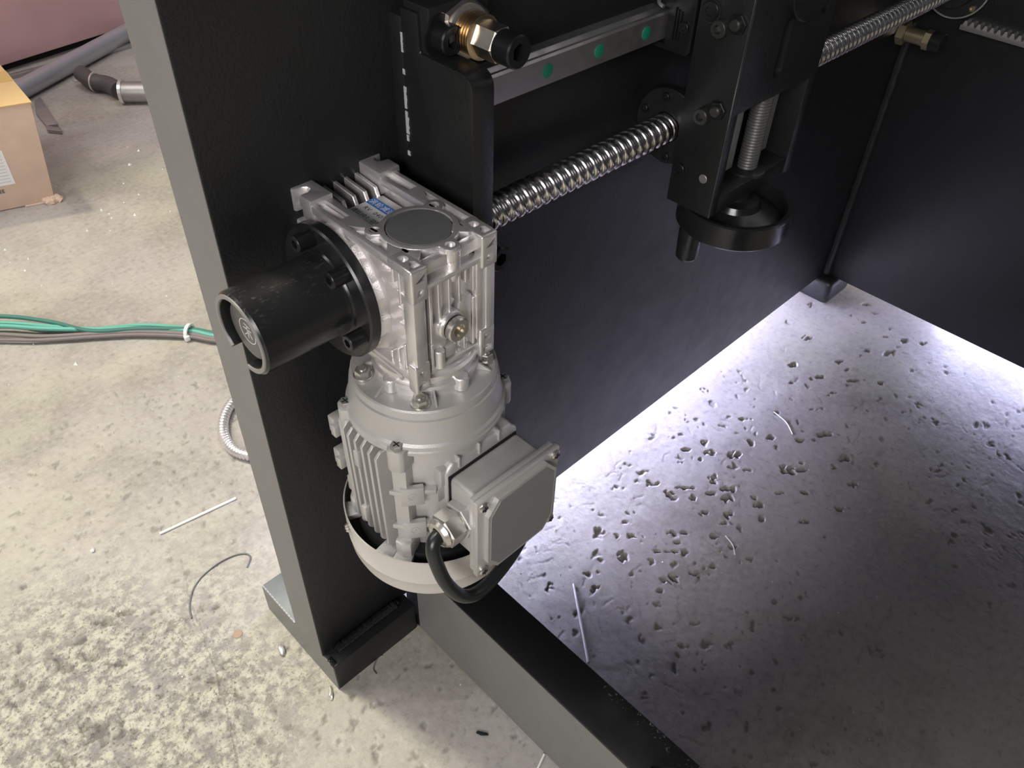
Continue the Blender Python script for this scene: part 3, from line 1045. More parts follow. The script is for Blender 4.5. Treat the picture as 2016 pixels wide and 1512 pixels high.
# brass fitting at the far end under the screw
fb = thing('grease_fitting', 'small dull brass fitting below the far end of the ball screw', 'fitting', (965, 104, -110))
b = bm_new()
hexprism(b, (978, 122.5, -118), (978, 112, -118), 17, 0.2, ch=1)
obj('hex_nut', b, 'dull_brass', fb)
b = bm_new()
cyl(b, (978, 112, -118), (978, 84, -118), 10.5, 24, 1)
obj('barrel', b, 'dull_brass', fb)
b = bm_new()
hexprism(b, (978, 84, -118), (978, 74, -118), 14, 0.1, ch=1)
obj('hex_collar', b, 'dull_brass', fb)
socket_screw('cap_screw', fb, (978, 74, -118), (0, -1, 0), 14, 16)

# ================================================================== VERTICAL SLIDE
sl = thing('vertical_slide', 'black vertical slide with lead screw window hanging over the rail', 'slide', (415, 36, -120))
X0, X1, YF, YB, ZB = 340.0, 490.0, 10.0, 62.0, -120.0
b = bm_new()
box(b, X0, X0 + 13, YF, YB, ZB, 330, 0.5)
obj('left_cheek', b, 'black_paint_satin', sl)
b = bm_new()
box(b, X0 - 0.25, X0 + 0.6, YF - 0.25, YF + 0.6, ZB + 0.5, 330, 0)
obj('bright_edge', b, 'bright_steel_edge', sl)
b = bm_new()
box(b, X1 - 13, X1, YF, YB, ZB, 330, 0.6)
obj('right_cheek', b, 'black_paint_satin', sl)
b = bm_new()
box(b, X0 + 13, X1 - 13, YF, YB, ZB, ZB + 18, 0.6)
obj('bottom_block', b, 'black_paint_satin', sl)
b = bm_new()
box(b, X0 + 13, X1 - 13, YB - 10, YB, ZB + 18, 330, 0.5)
obj('back_plate', b, 'black_paint_satin', sl)
b = bm_new()
prism(b, [(X0 + 1, -15), (X1 - 1, -15), (X1 - 1, 330), (X0 + 1, 330)], 1, YF - 1, YF + 16, bev=0.8)
fp = obj('front_plate', b, 'black_paint', sl)
c = bm_new()
for (cx0, cz0, cz1, r_) in ((406, 12, 52, 7.5), (468, 56, 120, 7)):
    poly = [(cx0 + r_ * math.cos(a), cz1 + r_ * math.sin(a)) for a in [PI * k / 8 for k in range(9)]] + \
           [(cx0 + r_ * math.cos(a), cz0 + r_ * math.sin(a)) for a in [PI + PI * k / 8 for k in range(9)]]
    prism(c, poly, 1, YF - 5, YF + 9)
cut(fp, c)
b = bm_new()
lathe(b, (430, YF - 1, 92), (0, -1, 0), [(0, 0), (0, 40), (5, 40), (6, 39), (6, 0)], 64)
obj('round_boss', b, 'black_paint', sl)
for gx in (393, 456):
    b = bm_new()
    box(b, gx - 8, gx + 8, 30, 46, ZB + 26, 200, 0.8)
    obj('guide_strip', b, 'gib_grey', sl)
b = bm_new()
lathe(b, (424, 26, ZB + 17), (0, 0, 1), [(0, 0), (0, 20), (3, 20), (4, 18), (4, 0)], 40)
obj('bearing_collar', b, 'black_paint_satin', sl)
o = screw_thread('lead_screw', ZB + 18, 10, 10.5, 3.2, sl, seg=24, per=6, mat='lead_screw_grey', axis='z', c=(424, 26), depth=1.1)
for (y, z) in ((50.3, 68.2),):
    b = bm_new()
    lathe(b, (X0 - 0.1, y, z), (-1, 0, 0), [(0, 0), (0, 10.5), (0.5, 10.5), (0.5, 0)], 32)
    obj('counterbore', b, 'black_hole', sl)
    socket_screw('socket_screw', sl, (X0 - 0.4, y, z), (-1, 0, 0), 8.5, 2)
for (y, z, y2, z2) in ((35.3, 58.2, 22, 66), (36.4, -21.0, 24.5, -11)):
    socket_screw('set_screw', sl, (X0, y, z), (-1, 0, 0), 7.6, 9, mat='worn_oxide')
    b = bm_new()
    cyl(b, (X0, y2 - 1, z2 - 1), (X0 - 8, y2 - 1, z2 - 1), 5.2, 20, 1.2)
    obj('stud', b, 'worn_oxide', sl)
    b = bm_new()
    hexprism(b, (X0, y2 - 1, z2 - 1), (X0 - 4, y2 - 1, z2 - 1), 9, 0.2, ch=0.6)
    obj('jam_nut', b, 'black_oxide', sl)
socket_screw('socket_screw', sl, (X0, 52.3, -82.9), (-1, 0, 0), 6.2, 3)
b = bm_new(); cyl(b, (X0, 24.5, -82), (X0 - 1.2, 24.5, -82), 4.6, 20, 0.4)
obj('dowel_pin', b, 'dull_steel', sl)
b = bm_new(); cyl(b, (461, 51, -72), (461, 47, -72), 5, 20, 0.8)
obj('dowel_pin', b, 'dull_steel', sl)

# hand wheel
hw = thing('hand_wheel', 'black moulded hand wheel with folding handle under the vertical slide', 'hand wheel', (415, 24, -196))
hc = (415, 24)
b = bm_new()
lathe(b, (hc[0], hc[1], -134), (0, 0, -1), [(0, 54), (0, 58.5), (1.5, 60), (25, 60), (27, 58), (27, 52), (20, 51), (4, 51.5), (0, 54)], 96, cap=False)
obj('rim', b, 'black_plastic', hw)
b = bm_new()
lathe(b, (hc[0], hc[1], -136), (0, 0, -1), [(-14, 0), (-14, 12), (-6, 13), (-4, 24), (2, 27), (12, 50), (20, 51.5), (24, 51.5), (24, 0)], 64)
obj('web', b, 'black_plastic', hw)
b = bm_new()
lathe(b, (hc[0], hc[1], -121), (0, 0, -1), [(0, 0), (0, 9), (14, 9), (14, 15), (17, 15), (17, 0)], 40)
obj('shaft', b, 'chrome_steel', hw)
b = bm_new()
lathe(b, (hc[0] - 44, hc[1] + 20, -150), (0, 0, -1), [(0, 0), (0, 10), (12, 13), (44, 12), (47, 10), (48, 0)], 32)
obj('handle', b, 'black_plastic', hw)
b = bm_new()
cyl(b, (452, 32, -130), (452, 32, -120), 4.5, 16, 0.8)
obj('handle_bolt', b, 'dull_brass', hw)

# ================================================================== TOOTHED RACK on the end plate
tr = thing('toothed_rack', 'steel toothed rack fixed along the far black plate', 'rack', (XB - 8, -150, -104))
b = bm_new()
box(b, XB - 16, XB - 0.2, -700, 62, -111, -104, 0.4)
obj('rack_bar', b, 'dull_steel', tr)
b0 = None
for i in range(46):
    y = 56 - i * 9.6
    if b0 is None:
        b = bm_new()
        prism(b, [(y - 3.6, -104.2), (y + 3.6, -104.2), (y + 1.9, -98.5), (y + 1.1, -97.4), (y - 1.1, -97.4), (y - 1.9, -98.5)], 0, XB - 16, XB - 0.2)
        b0 = obj('tooth', b, 'dull_steel', tr)
    else:
        o = bpy.data.objects.new('tooth', b0.data); COL.objects.link(o)
        o.parent = tr
        o.location = (0, -i * 9.6 / 1000.0, 0)

# ================================================================== WORM GEARBOX
gb = thing('worm_gearbox', 'cast aluminium worm gearbox with cooling fins and blue and white label above the motor', 'gearbox', (0, 70, -116))
YC, ZC = 84.0, -54.0        # output axis
WX, WY = 0.5, 39.5          # worm axis
# core
b = bm_new()
box(b, -25, 25, 11, 76, -100, -9, 3)
obj('worm_housing', b, 'cast_aluminium', gb)
b = bm_new()
lathe(b, (-27, YC, ZC), (1, 0, 0), [(0, 0), (0, 34), (2, 35), (52, 35), (54, 34), (54, 0)], 64)
obj('gear_housing', b, 'cast_aluminium', gb)
# side frames
for s in (-1, 1):
    xa, xb_ = (-37.5, -27) if s < 0 else (27, 37.5)
    out = [(4, -3), (118, -3), (124, -10), (131, -20), (122, -32), (128, -46), (128, -62), (122, -76), (131, -88), (120, -105), (4, -105)]
    b = bm_new()
    prism(b, out, 0, xa, xb_, bev=1.2)
    o = obj('side_frame', b, 'cast_aluminium', gb)
    c = bm_new()
    # open window in the frame, ribs stand inside it
    xo, xi = (-38.5, -27.6) if s < 0 else (27.6, 38.5)
    prism(c, [(9, -9), (50, -9), (36, -22), (29, -40), (29, -66), (36, -86), (56, -99), (9, -99)], 0, xo, xi)
    cut(o, c)
    # top rail
    xr0, xr1 = (-39, -23) if s < 0 else (23, 39)
    b = bm_new()
    prism(b, [(xr0, 20), (xr1, 20), (xr1 + (3 if s < 0 else 0), 128), (xr0 + (0 if s < 0 else 0), 128)], 2, -7, -0.2, bev=0.8)
    o = obj('top_rail', b, 'machined_aluminium', gb)
    c = bm_new()
    q0, q1 = (xr0 + 4, xr1 - 3.5) if s < 0 else (xr0 + 3.5, xr1 - 4)
    prism(c, [(q0, 84), (q1, 84), (q1, 119), (q0, 119)], 2, -5.2, 2)
    if s < 0:
        prism(c, [(q0, 30), (q1 + 2, 44), (q1, 62), (q0, 74)], 2, -4.5, 2)
    else:
        prism(c, [(q0, 26), (q1, 26), (q1, 76), (q0, 60)], 2, -4.5, 2)
    cut(o, c)
    b = bm_new()
    prism(b, [(xr0, 20), (xr1, 20), (xr1, 126), (xr0, 126)], 2, -108, -102, bev=0.8)
    obj('bottom_rail', b, 'machined_aluminium', gb)
    # front vertical rail with double step
    b = bm_new()
    xv0, xv1 = (-39, -30.5) if s < 0 else (28, 36.5)
    box(b, xv0, xv1, 0.3, 12, -88, -24, 0.8)
    if s < 0:
        box(b, -31, -26.5, 3, 12, -90, -20, 0.6)
        box(b, -27.5, -24.5, 6, 12, -92, -18, 0.5)
    else:
        box(b, 20, 27.5, 1.5, 12, -90, -20, 0.6)
    obj('front_rail', b, 'cast_aluminium', gb)
    # corner lugs
    for (zz0, zz1) in ((-27, 0.0), (-108, -82)):
        lx0, lx1 = (-39.6, -25.6) if s < 0 else (23.6, 38.6)
        if zz1 < -50:
            lx0 -= 1.6; lx1 -= 1.6
        b = bm_new()
        box(b, lx0, lx1, 0, 9.5, zz0, zz1, 1.6, 3)
        if zz1 > -50:
            box(b, lx0 + 0.3, lx1, 5, 26, -7.5, 0, 1.2, 2)
        o = obj('mounting_lug', b, 'machined_aluminium', gb)
        c = bm_new()
        lc = (lx0 + lx1) / 2
        zc_ = zz0 + 7.5 if zz1 > -50 else zz1 - 9
        cyl(c, (lc, -3, zc_), (lc, 12, zc_), 3.4, 20)
        if zz1 > -50:
            cyl(c, (lc, 17, 3), (lc, 17, -8), 3.8, 20)
            prism(c, [(lc - 5, 3.5), (lc + 4.2, 3.5), (lc + 4.2, 10), (lc + 1, 12)], 2, -5, 3)
            prism(c, [(lc - 4, -10.5), (lc + 4.5, -5), (lc + 4.5, -10)], 1, -3, 4)
        else:
            prism(c, [(lc - 4.5, zz0 + 3), (lc + 4.5, zz0 + 3), (lc + 4.5, zz0 + 8), (lc - 0.5, zz0 + 10), (lc - 4.5, zz0 + 7)], 1, -3, 6)
        cut(o, c)
    # back lugs: hooked in plan, with a pocket and an open slot
    lx0, lx1 = (-39.5, -20) if s < 0 else (22, 42)
    b = bm_new()
    if s < 0:
        pl_ = [(lx1, 112), (lx1, 149), (lx0, 149), (lx0, 134.5), (lx0 + 7, 134), (lx0 + 11, 131), (lx0 + 11, 127.5), (lx0 + 7, 125.5), (lx0, 125), (lx0, 112)]
    else:
        pl_ = [(lx0, 112), (lx0, 149), (lx1 - 3, 149), (lx1, 146), (lx1, 136), (lx1 - 6, 135), (lx1 - 9, 132), (lx1 - 9, 129), (lx1 - 6, 127), (lx1, 126), (lx1, 112)]
    prism(b, pl_, 2, -15, 3.6, bev=1.2)
    o = obj('mounting_lug', b, 'machined_aluminium', gb)
    c = bm_new()
    prism(c, [(lx0 + 4, 138.5), (lx1 - 6, 138.5), (lx1 - 6, 145), (lx0 + 4, 145)], 2, -4, 6)
    cut(o, c)
    b = bm_new()
    prism(b, [(120, -24), (141, -22), (146, -26), (146, -34), (138, -38), (130, -44), (122, -50), (110, -50), (110, -30)], 0, lx0 + 1, lx1 - 6, bev=1.2)
    obj('mounting_lug', b, 'cast_aluminium', gb)
    b = bm_new()
    prism(b, [(112, -84), (134, -84), (145, -92), (145, -107), (112, -107)], 0, lx0 + 1, lx1 - 4, bev=1.2)
    obj('mounting_lug', b, 'cast_aluminium', gb)

# output flange boss on the near side, with lens shaped pockets
b = bm_new()
lathe(b, (-30, YC, ZC), (-1, 0, 0), [(0, 0), (0, 48), (4, 50.5), (14, 51.5), (15, 51), (15, 0)], 96)
o = obj('output_flange', b, 'cast_aluminium', gb)
c = bm_new()
for ac in (2.42, 3.02, 1.85, 1.25, 3.7, 4.4, 5.0, 5.6):
    poly = []
    r0, r1, hw_ = 45.5, 52.5, 0.20
    poly = []
    for k in range(7):
        t = -1 + 2 * k / 6
        a_ = ac + hw_ * t
        rr_ = r1
        poly.append((YC + rr_ * math.cos(a_), ZC + rr_ * math.sin(a_)))
    for k in range(7):
        t = 1 - 2 * k / 6
        a_ = ac + hw_ * t
        rr_ = r1 - (r1 - 48.0) * (1 - t * t) ** 0.6 - 0.2
        poly.append((YC + rr_ * math.cos(a_), ZC + rr_ * math.sin(a_)))
    # pockets run along the outer cone: cut as wedges reaching outside
    poly2 = []
    for k in range(9):
        t = -1 + 2 * k / 8
        a_ = ac + hw_ * t
        poly2.append((YC + 56 * math.cos(a_), ZC + 56 * math.sin(a_)))
    for k in range(9):
        t = 1 - 2 * k / 8
        a_ = ac + hw_ * t
        q_ = 52.0 - 4.0 * (1 - t * t)
        poly2.append((YC + q_ * math.cos(a_), ZC + q_ * math.sin(a_)))
    prism(c, poly2, 0, -43.2, -34.5)
cut(o, c)
b = bm_new()
lathe(b, (30, YC, ZC), (1, 0, 0), [(0, 0), (0, 44), (10, 44), (11, 43), (11, 20), (18, 20), (18, 0)], 64)
obj('rear_flange', b, 'cast_aluminium', gb)

# cooling fins at the back of the gear housing
for k, fx in enumerate((-11.5, -1.5, 8.5, 18.5)):
    b = bm_new()
    prism(b, [(96, -40), (105, -24), (113, -6.5), (137, -4.5), (146, -13), (146, -88), (137, -98), (96, -98)], 0, fx - 1.6, fx + 1.6, bev=0.5, seg=1)
    obj('cooling_fin', b, 'cast_aluminium', gb)
# label pad and label
b = bm_new()
box(b, -22, 22, 66, 109.8, -22, -13.5, 1)
obj('label_pad', b, 'cast_aluminium', gb)
b = bm_new()
box(b, -27, 27, 9, 112, -102, -84, 1.5)
obj('lower_housing', b, 'cast_aluminium', gb)
b = bm_new()
box(b, -15.5, 14.8, 66.5, 109.5, -13.6, -12.8, 0.15, 1)
lb = obj('name_plate', b, 'label_white', gb)
b = bm_new(); box(b, 5.6, 14.4, 67, 109, -12.9, -12.65)
obj('blue_band', b, 'label_blue', lb)
b = bm_new(); box(b, -11.8, -10.4, 67, 109, -12.9, -12.65)
obj('navy_line', b, 'ink_navy', lb)


def text(name, s, size, mat, parent, p, right, up, ext=0.00003, align='LEFT', space=1.0):
    cu = bpy.data.curves.new(name, 'FONT')
    cu.body = s
    cu.size = size / 1000.0
    cu.extrude = ext
    cu.align_x = align
    cu.space_character = space
    cu.materials.append(MAT[mat])
    o = bpy.data.objects.new(name, cu)
    COL.objects.link(o)
    r_ = Vector(right).normalized(); u_ = Vector(up).normalized()
    n_ = r_.cross(u_)
    M_ = Matrix((r_, u_, n_)).transposed().to_4x4()
    bpy.context.view_layer.update()
    me_ = bpy.data.meshes.new_from_object(o.evaluated_get(bpy.context.evaluated_depsgraph_get()))
    bpy.data.objects.remove(o); bpy.data.curves.remove(cu)
    me_.materials.clear(); me_.materials.append(MAT[mat])
    o = bpy.data.objects.new(name, me_); COL.objects.link(o)
    o.parent = parent
    M_.translation = W(*p) - parent_world(parent)
    o.matrix_local = M_
    return o


text('lettering', '涡轮减速机', 6.6, 'label_white', lb, (7.4, 108.5, -12.6), (0, -1, 0), (1, 0, 0), space=1.12)
text('lettering', 'RV  040', 5.6, 'ink_black', lb, (-1.2, 104, -12.75), (0, -1, 0), (1, 0, 0), space=1.15)
text('lettering', '速比10:1  功率', 5.2, 'ink_black', lb, (-8.8, 108.5, -12.75), (0, -1, 0), (1, 0, 0))
text('lettering', '88888888888888', 2.4, 'ink_navy', lb, (-14.6, 104, -12.75), (0, -1, 0), (1, 0, 0), space=1.2)

# bearing cap on top of the worm axis
b = bm_new()
ears = (math.radians(145), math.radians(30), math.radians(272))
poly = []
for k in range(120):
    a_ = 2 * PI * k / 120
    r_ = 28.3
    for e in ears:
        d_ = abs((a_ - e + PI) % (2 * PI) - PI)
        if d_ < 0.30:
            # circle of radius 7 centred at 31
            dd = 31.0 * math.cos(d_)
            disc = 49.0 - (31.0 * math.sin(d_)) ** 2
            if disc > 0:
                r_ = max(r_, dd + math.sqrt(disc))
    poly.append((WX + r_ * math.cos(a_), WY + r_ * math.sin(a_)))
prism(b, poly, 2, -11, 0.3, bev=0.6)
o = obj('cap_ring', b, 'machined_aluminium', gb)
c = bm_new()
cyl(c, (WX, WY, -3), (WX, WY, 3), 24.4, 64)
for e in ears:
    cyl(c, (WX + 31 * math.cos(e), WY + 31 * math.sin(e), -9), (WX + 31 * math.cos(e), WY + 31 * math.sin(e), 3), 3.7, 24)
cut(o, c)
b = bm_new()
lathe(b, (WX, WY, -3.2), (0, 0, 1), [(0, 0), (0, 23.3), (2.6, 23.3), (3.3, 22.5), (3.3, 0)], 72)
obj('bearing_cap', b, 'cap_grey', gb)
# webs from the ring to the front lugs
for s in (-1, 1):
    b = bm_new()
    pts_ = [(s * 24, 22), (s * 30, 12), (s * 14, 2 if False else 14), (s * 16, 24)]
    prism(b, [(s * 12, 22), (s * 24, 30), (s * 28, 24), (s * 26, 10), (s * 22, 12)], 2, -9, -0.2, bev=0.6)
    obj('web', b, 'machined_aluminium', gb)
    b = bm_new()
    prism(b, [(s * 22, 46), (s * 26, 42), (s * 27, 62), (s * 24, 62)], 2, -9, -0.2, bev=0.5)
    obj('web', b, 'machined_aluminium', gb)
# deck under the ring
b = bm_new()
box(b, -27, 27, 8, 66, -13, -8.5, 0.8)
obj('top_deck', b, 'cast_aluminium', gb)
# front shelf, boss, ribs
b = bm_new()
box(b, -26, 24, 1.5, 12, -21, -17, 0.6)
obj('front_shelf', b, 'cast_aluminium', gb)
b = bm_new()
box(b, -26, 24, 5, 12, -12, -3, 0.8)
obj('front_shelf', b, 'cast_aluminium', gb)
b = bm_new()
lathe(b, (2, 7.6, -2), (0, 0, -1), [(0, 0), (0, 6.4), (20, 6.0), (26, 3.5), (28, 0)], 28)
obj('screw_boss', b, 'cast_aluminium', gb)
for fx, z0, z1, y0 in ((-21.5, -72, -18, 3.5), (-13, -58, -18, 4), (-3.5, -58, -18, 4), (6, -48, -18, 4), (12.5, -34, -18, 4.5), (18.5, -44, -18, 3), (18.5, -94, -50, 3.5), (-22, -100, -72, 3), (10.5, -94, -78, 4.5), (2, -94, -82, 4.5), (-12, -94, -80, 4)):
    b = bm_new()
    box(b, fx - 1.2, fx + 1.2, y0, 12, z0, z1, 0.4, 1)
    obj('cooling_rib', b, 'cast_aluminium', gb)
b = bm_new()
prism(b, [(8, -44), (17, -46), (17, -80), (12, -86), (2, -62)], 1, 4.5, 12, bev=0.8)
prism(b, [(-23, -56), (-14, -58), (-2, -56), (-8, -82), (-20, -84)], 1, 5.5, 12, bev=0.8)
obj('front_web', b, 'cast_aluminium', gb)
b = bm_new()
box(b, -24, 22, 2.5, 12, -99, -95, 0.6)
obj('front_shelf', b, 'cast_aluminium', gb)
b = bm_new()
cyl(b, (-16, 3, -96), (-16, 3, -80), 4, 20, 0.6)
box(b, -10, 0, 3, 12, -92, -82, 0.8)
obj('drain_boss', b, 'cast_aluminium', gb)
# oil plug
b = bm_new()
lathe(b, (-4, 12, -63), (0, -1, 0), [(0, 0), (0, 12), (9, 11.5), (10, 10.5), (10, 0)], 40)
obj('plug_boss', b, 'cast_aluminium', gb)
b = bm_new()
lathe(b, (-4, 2, -63), (0, -1, 0), [(0, 0), (0, 9.3), (1.6, 9.6), (1.8, 8.8), (2.6, 8.8), (2.8, 9.8), (7.2, 9.8), (8.2, 8.8), (8.2, 5.2), (4, 5.0), (4, 0)], 40)
pl = obj('oil_plug', b, 'zinc_bolt', gb)
b = bm_new()
lathe(b, (-4, -0.4, -63), (0, -1, 0), [(0, 8.5), (0, 9.95), (1.0, 9.95), (1.0, 8.5)], 40, cap=False)
obj('seal_ring', b, 'rubber_black', pl)
b = bm_new()
hexprism(b, (-4, -1.2, -63), (-4, -2.6, -63), 4.6, 0.2)
obj('hex_socket', b, 'dull_brass', pl)
# side ribs below the output flange
for k, (y, z0, z1, xq) in enumerate(((13.5, -98, -34, -36.5), (21, -99, -76, -34), (22, -40, -12, -34), (31, -99, -86, -33), (30, -26, -12, -33), (38, -99, -92, -34))):
    b = bm_new()
    box(b, xq, -27, y - 1.2, y + 1.2, z0, z1, 0.5, 1)
    obj('cooling_rib', b, 'cast_aluminium', gb)
for zq in (-32, -46, -60, -74):
    b = bm_new()
    box(b, -32, -27, 9, 27, zq - 1.1, zq + 1.1, 0.4, 1)
    obj('cooling_rib', b, 'cast_aluminium', gb)
# bottom flange and neck towards the motor
b = bm_new()
lathe(b, (WX - 1, WY, -99), (0, 0, -1), [(1.8, 0), (1.8, 36), (3, 38), (5, 38), (6, 41), (9, 41.5), (10, 39), (14, 39), (14.5, 42), (18, 42.5), (20, 41), (25, 41), (25, 0)], 72)
obj('motor_flange', b, 'cast_aluminium', gb)
for a_ in (0.4, 1.9, 3.3, 4.71, 5.6):
    b = bm_new()
    cyl(b, (WX + 41 * math.cos(a_), WY + 41 * math.sin(a_), -124), (WX + 41 * math.cos(a_), WY + 41 * math.sin(a_), -112), 6, 24, 0.8)
    obj('flange_boss', b, 'cast_aluminium', gb)

# ================================================================== SHAFT COVER
sc_ = thing('shaft_cover', 'black plastic tubular shaft cover bolted on the left of the gearbox', 'cover', (-90, YC, ZC - 54))
b = bm_new()
lathe(b, (-45, YC, ZC), (-1, 0, 0), [(0, 0), (0, 53), (7.5, 53), (9, 51.6), (9, 36), (10.5, 35), (10.5, 0)], 96)
obj('mounting_flange', b, 'black_plastic', sc_)
# tube wall with a lengthwise slot underneath
d_, u_, v_ = frame_for((-1, 0, 0))
b = bm_new()
xs0, xs1 = -54.5, -125.0
slot_c, slot_h = -PI / 2 + 0.35, 0.36     # slot direction in (y,z): mostly downward, to the far side


def ring_pts(x, r):
    return [(x, YC + r * math.cos(a), ZC + r * math.sin(a)) for a in angs]


a_start = slot_c + slot_h
angs = [a_start + (2 * PI - 2 * slot_h) * k / 72 for k in range(73)]
ro, ri_ = 31.8, 26.2
prof = [(-54.5, ro + 1.2), (-58, ro), (-122.8, ro), (-125, ro - 1.8), (-125, ri_ + 0.8), (-124, ri_), (-60, ri_), (-54.5, ri_)]
rings = [[b.verts.new(p) for p in ring_pts(x, r)] for x, r in prof]
for A, B in zip(rings, rings[1:] + rings[:1]):
    for k in range(72):
        b.faces.new((A[k], A[k + 1], B[k + 1], B[k]))
b.faces.new([r[0] for r in rings]); b.faces.new([r[-1] for r in rings][::-1])
obj('tube', b, 'scuffed_plastic', sc_)
b = bm_new()
rr_ = [(-124.6, ro - 1.5), (-125.6, ro - 1.9), (-125.6, ri_ + 0.9), (-124.6, ri_ + 0.4)]
rings = [[b.verts.new(p) for p in ring_pts(x, r)] for x, r in rr_]
for A, B in zip(rings, rings[1:] + rings[:1]):
    for k in range(72):
        b.faces.new((A[k], A[k + 1], B[k + 1], B[k]))
b.faces.new([r[0] for r in rings]); b.faces.new([r[-1] for r in rings][::-1])
obj('end_rim', b, 'rim_grey', sc_)
b = bm_new()
lathe(b, (-60, YC, ZC), (-1, 0, 0), [(0, 0), (0, 22), (54, 22), (56, 22.5), (58.5, 22.5), (59.3, 21.5), (59.3, 0)], 64)
dc = obj('end_disc', b, 'disc_grey', sc_)
b = bm_new()
lathe(b, (-119.2, YC, ZC), (-1, 0, 0), [(0, 9.6), (0, 10.3), (0.25, 10.3), (0.25, 9.6), (0, 9.6)], 48, cap=False)
for (y0, z0, y1, z1, w_) in ((-5, 1.5, 5, 1.5, 0.8), (0, 6, 0, -6, 0.8), (-4, 4.5, 3.5, 5.5, 0.7), (0, -1, 4.5, -5, 0.7), (-1, 0, -5, -4.5, 0.7)):
    p0 = Vector((-119.3, YC + y0, ZC + z0)); p1 = Vector((-119.3, YC + y1, ZC + z1))
    dv = (p1 - p0).normalized(); nn = Vector((1, 0, 0)).cross(dv) * w_ / 2
    q = [b.verts.new(p0 + nn), b.verts.new(p1 + nn), b.verts.new(p1 - nn), b.verts.new(p0 - nn)]
    q2 = [b.verts.new(v.co + Vector((-0.25, 0, 0))) for v in q]
    b.faces.new(q2); b.faces.new(q[::-1])
    for k in range(4):
        b.faces.new((q[k], q[(k + 1) % 4], q2[(k + 1) % 4], q2[k]))
obj('emblem', b, 'ink_pale', dc)
for deg in (79, 132, 199):
    a_ = math.radians(deg)
    socket_screw('cap_screw', sc_, (-54, YC + 44.5 * math.cos(a_), ZC + 44.5 * math.sin(a_)), (-1, 0, 0), 6.4, 14)

# ================================================================== ELECTRIC MOTOR
mo = thing('electric_motor', 'silver painted electric motor with vertical cooling fins hanging below the gearbox', 'motor', (-1, 40, -348))
MX, MY = -1.5, 41.0
b = bm_new()
lathe(b, (MX, MY, -124), (0, 0, -1), [(0, 0), (0, 57.2), (1.2, 58.5), (6.5, 59.2), (7.2, 58.6), (8, 58.6), (8.8, 60.2),
                                      (30, 63.2), (32, 65.2), (34.5, 65.6), (35.5, 64.2), (37, 64.2), (38, 65.4), (41, 65.4), (42, 60), (42, 0)], 120)
obj('end_bell', b, 'silver_paint', mo)
for a_ in (math.radians(-120), math.radians(-55), math.radians(-172), math.radians(30), math.radians(100), math.radians(150)):
    # small triangular stiffeners on the flange top
    b = bm_new()
    ca, sa = math.cos(a_), math.sin(a_)
    p = [(41, -124), (41, -116), (43, -116), (55, -123.6)]
    vs = []
    for sgn in (-0.9, 0.9):
        vs.append([b.verts.new((MX + r * ca - sgn * sa, MY + r * sa + sgn * ca, z)) for r, z in p])
    b.faces.new(vs[0]); b.faces.new(vs[1][::-1])
    for k in range(4):
        b.faces.new((vs[0][k], vs[1][k], vs[1][(k + 1) % 4], vs[0][(k + 1) % 4]))
    obj('stiffener', b, 'silver_paint', mo)
for a_, rot in ((math.radians(-133), 0.2), (math.radians(-40), 0.5), (math.radians(158), 0.1), (math.radians(50), 0.3)):
    hex_bolt('flange_bolt', mo, (MX + 49.5 * math.cos(a_), MY + 49.5 * math.sin(a_), -124), (0, 0, 1), 6.3, 7.5, rot=rot)
# body core
b = bm_new()
lathe(b, (MX, MY, -164), (0, 0, -1), [(0, 0), (0, 57), (2, 58), (124, 56), (126, 55), (126, 0)], 96)
obj('stator_body', b, 'silver_paint', mo)
# cooling fins pointing sideways
for s in (-1, 1):
    for k in range(8):
        if s > 0 and k < 3:
            continue
        y = 21 + k * 9.0
        dy_ = y - MY
        xi_ = math.sqrt(max(0, 56 ** 2 - dy_ ** 2)) - 3
        xo_ = 69.5 if k < 5 else (69.5, 68, 64.5, 58)[k - 4]
        xo_ = min(xo_, 69.5)
        b = bm_new()
        poly = [(s * xi_, -167), (s * (xo_ - 5), -167), (s * xo_, -172), (s * xo_ * 0.965, -284), (s * (xo_ * 0.965 - 3), -288), (s * xi_, -288)]
        prism(b, [(MX + x, z) for x, z in poly], 1, y - 1.5, y + 1.5, bev=0.5, seg=1)
        obj('cooling_fin', b, 'silver_paint', mo)
        if s < 0 and k in (3, 7):
            for zz in (-192, -262):
                b = bm_new()
                box(b, MX - xo_ * 0.99 - 2.2, MX - xo_ + 6, y - 4.5, y + 2.0, zz - 9, zz + 9, 1)
                obj('fin_pad', b, 'silver_paint', mo)
        if s < 0 and k == 7:
            for zz in (-182, -222):
                b = bm_new()
                box(b, MX - xo_ - 6, MX - xo_ + 6, y + 1, y + 10, zz - 16, zz + 2, 1)
                box(b, MX - xo_ - 9, MX - xo_ + 2, y - 4, y + 3, zz - 14, zz - 2, 1)
                obj('mounting_pad', b, 'silver_paint', mo)
# tie bolt bosses at the four corners, top and bottom
for sx_, sy_ in ((-1, -1), (1, -1), (-1, 1), (1, 1)):
    bx, by = MX + sx_ * 57, MY + sy_ * 33
    b = bm_new()
    poly = []
    base = math.atan2(by - MY, bx - MX)
    ca, sa = math.cos(base), math.sin(base)

    def loc(r, t):
        return (MX + r * ca - t * sa, MY + r * sa + t * ca)
    prism(b, [loc(58, -10), loc(70, -7), loc(72, -4), loc(72, 4), loc(70, 7), loc(58, 10)], 2, -180, -158, bev=1.0)
    prism(b, [loc(56, -8), loc(67, -6), loc(67, 6), loc(56, 8)], 2, -274, -178, bev=0.6)
    prism(b, [loc(56, -9), loc(72, -7), loc(74, 0), loc(72, 7), loc(56, 9)], 2, -290, -272, bev=1.0)
    obj('tie_boss', b, 'silver_paint', mo)
    pan_screw('tie_screw', mo, (*loc(65.5, 0), -158), (0, 0, 1), 5.2, 4.5)
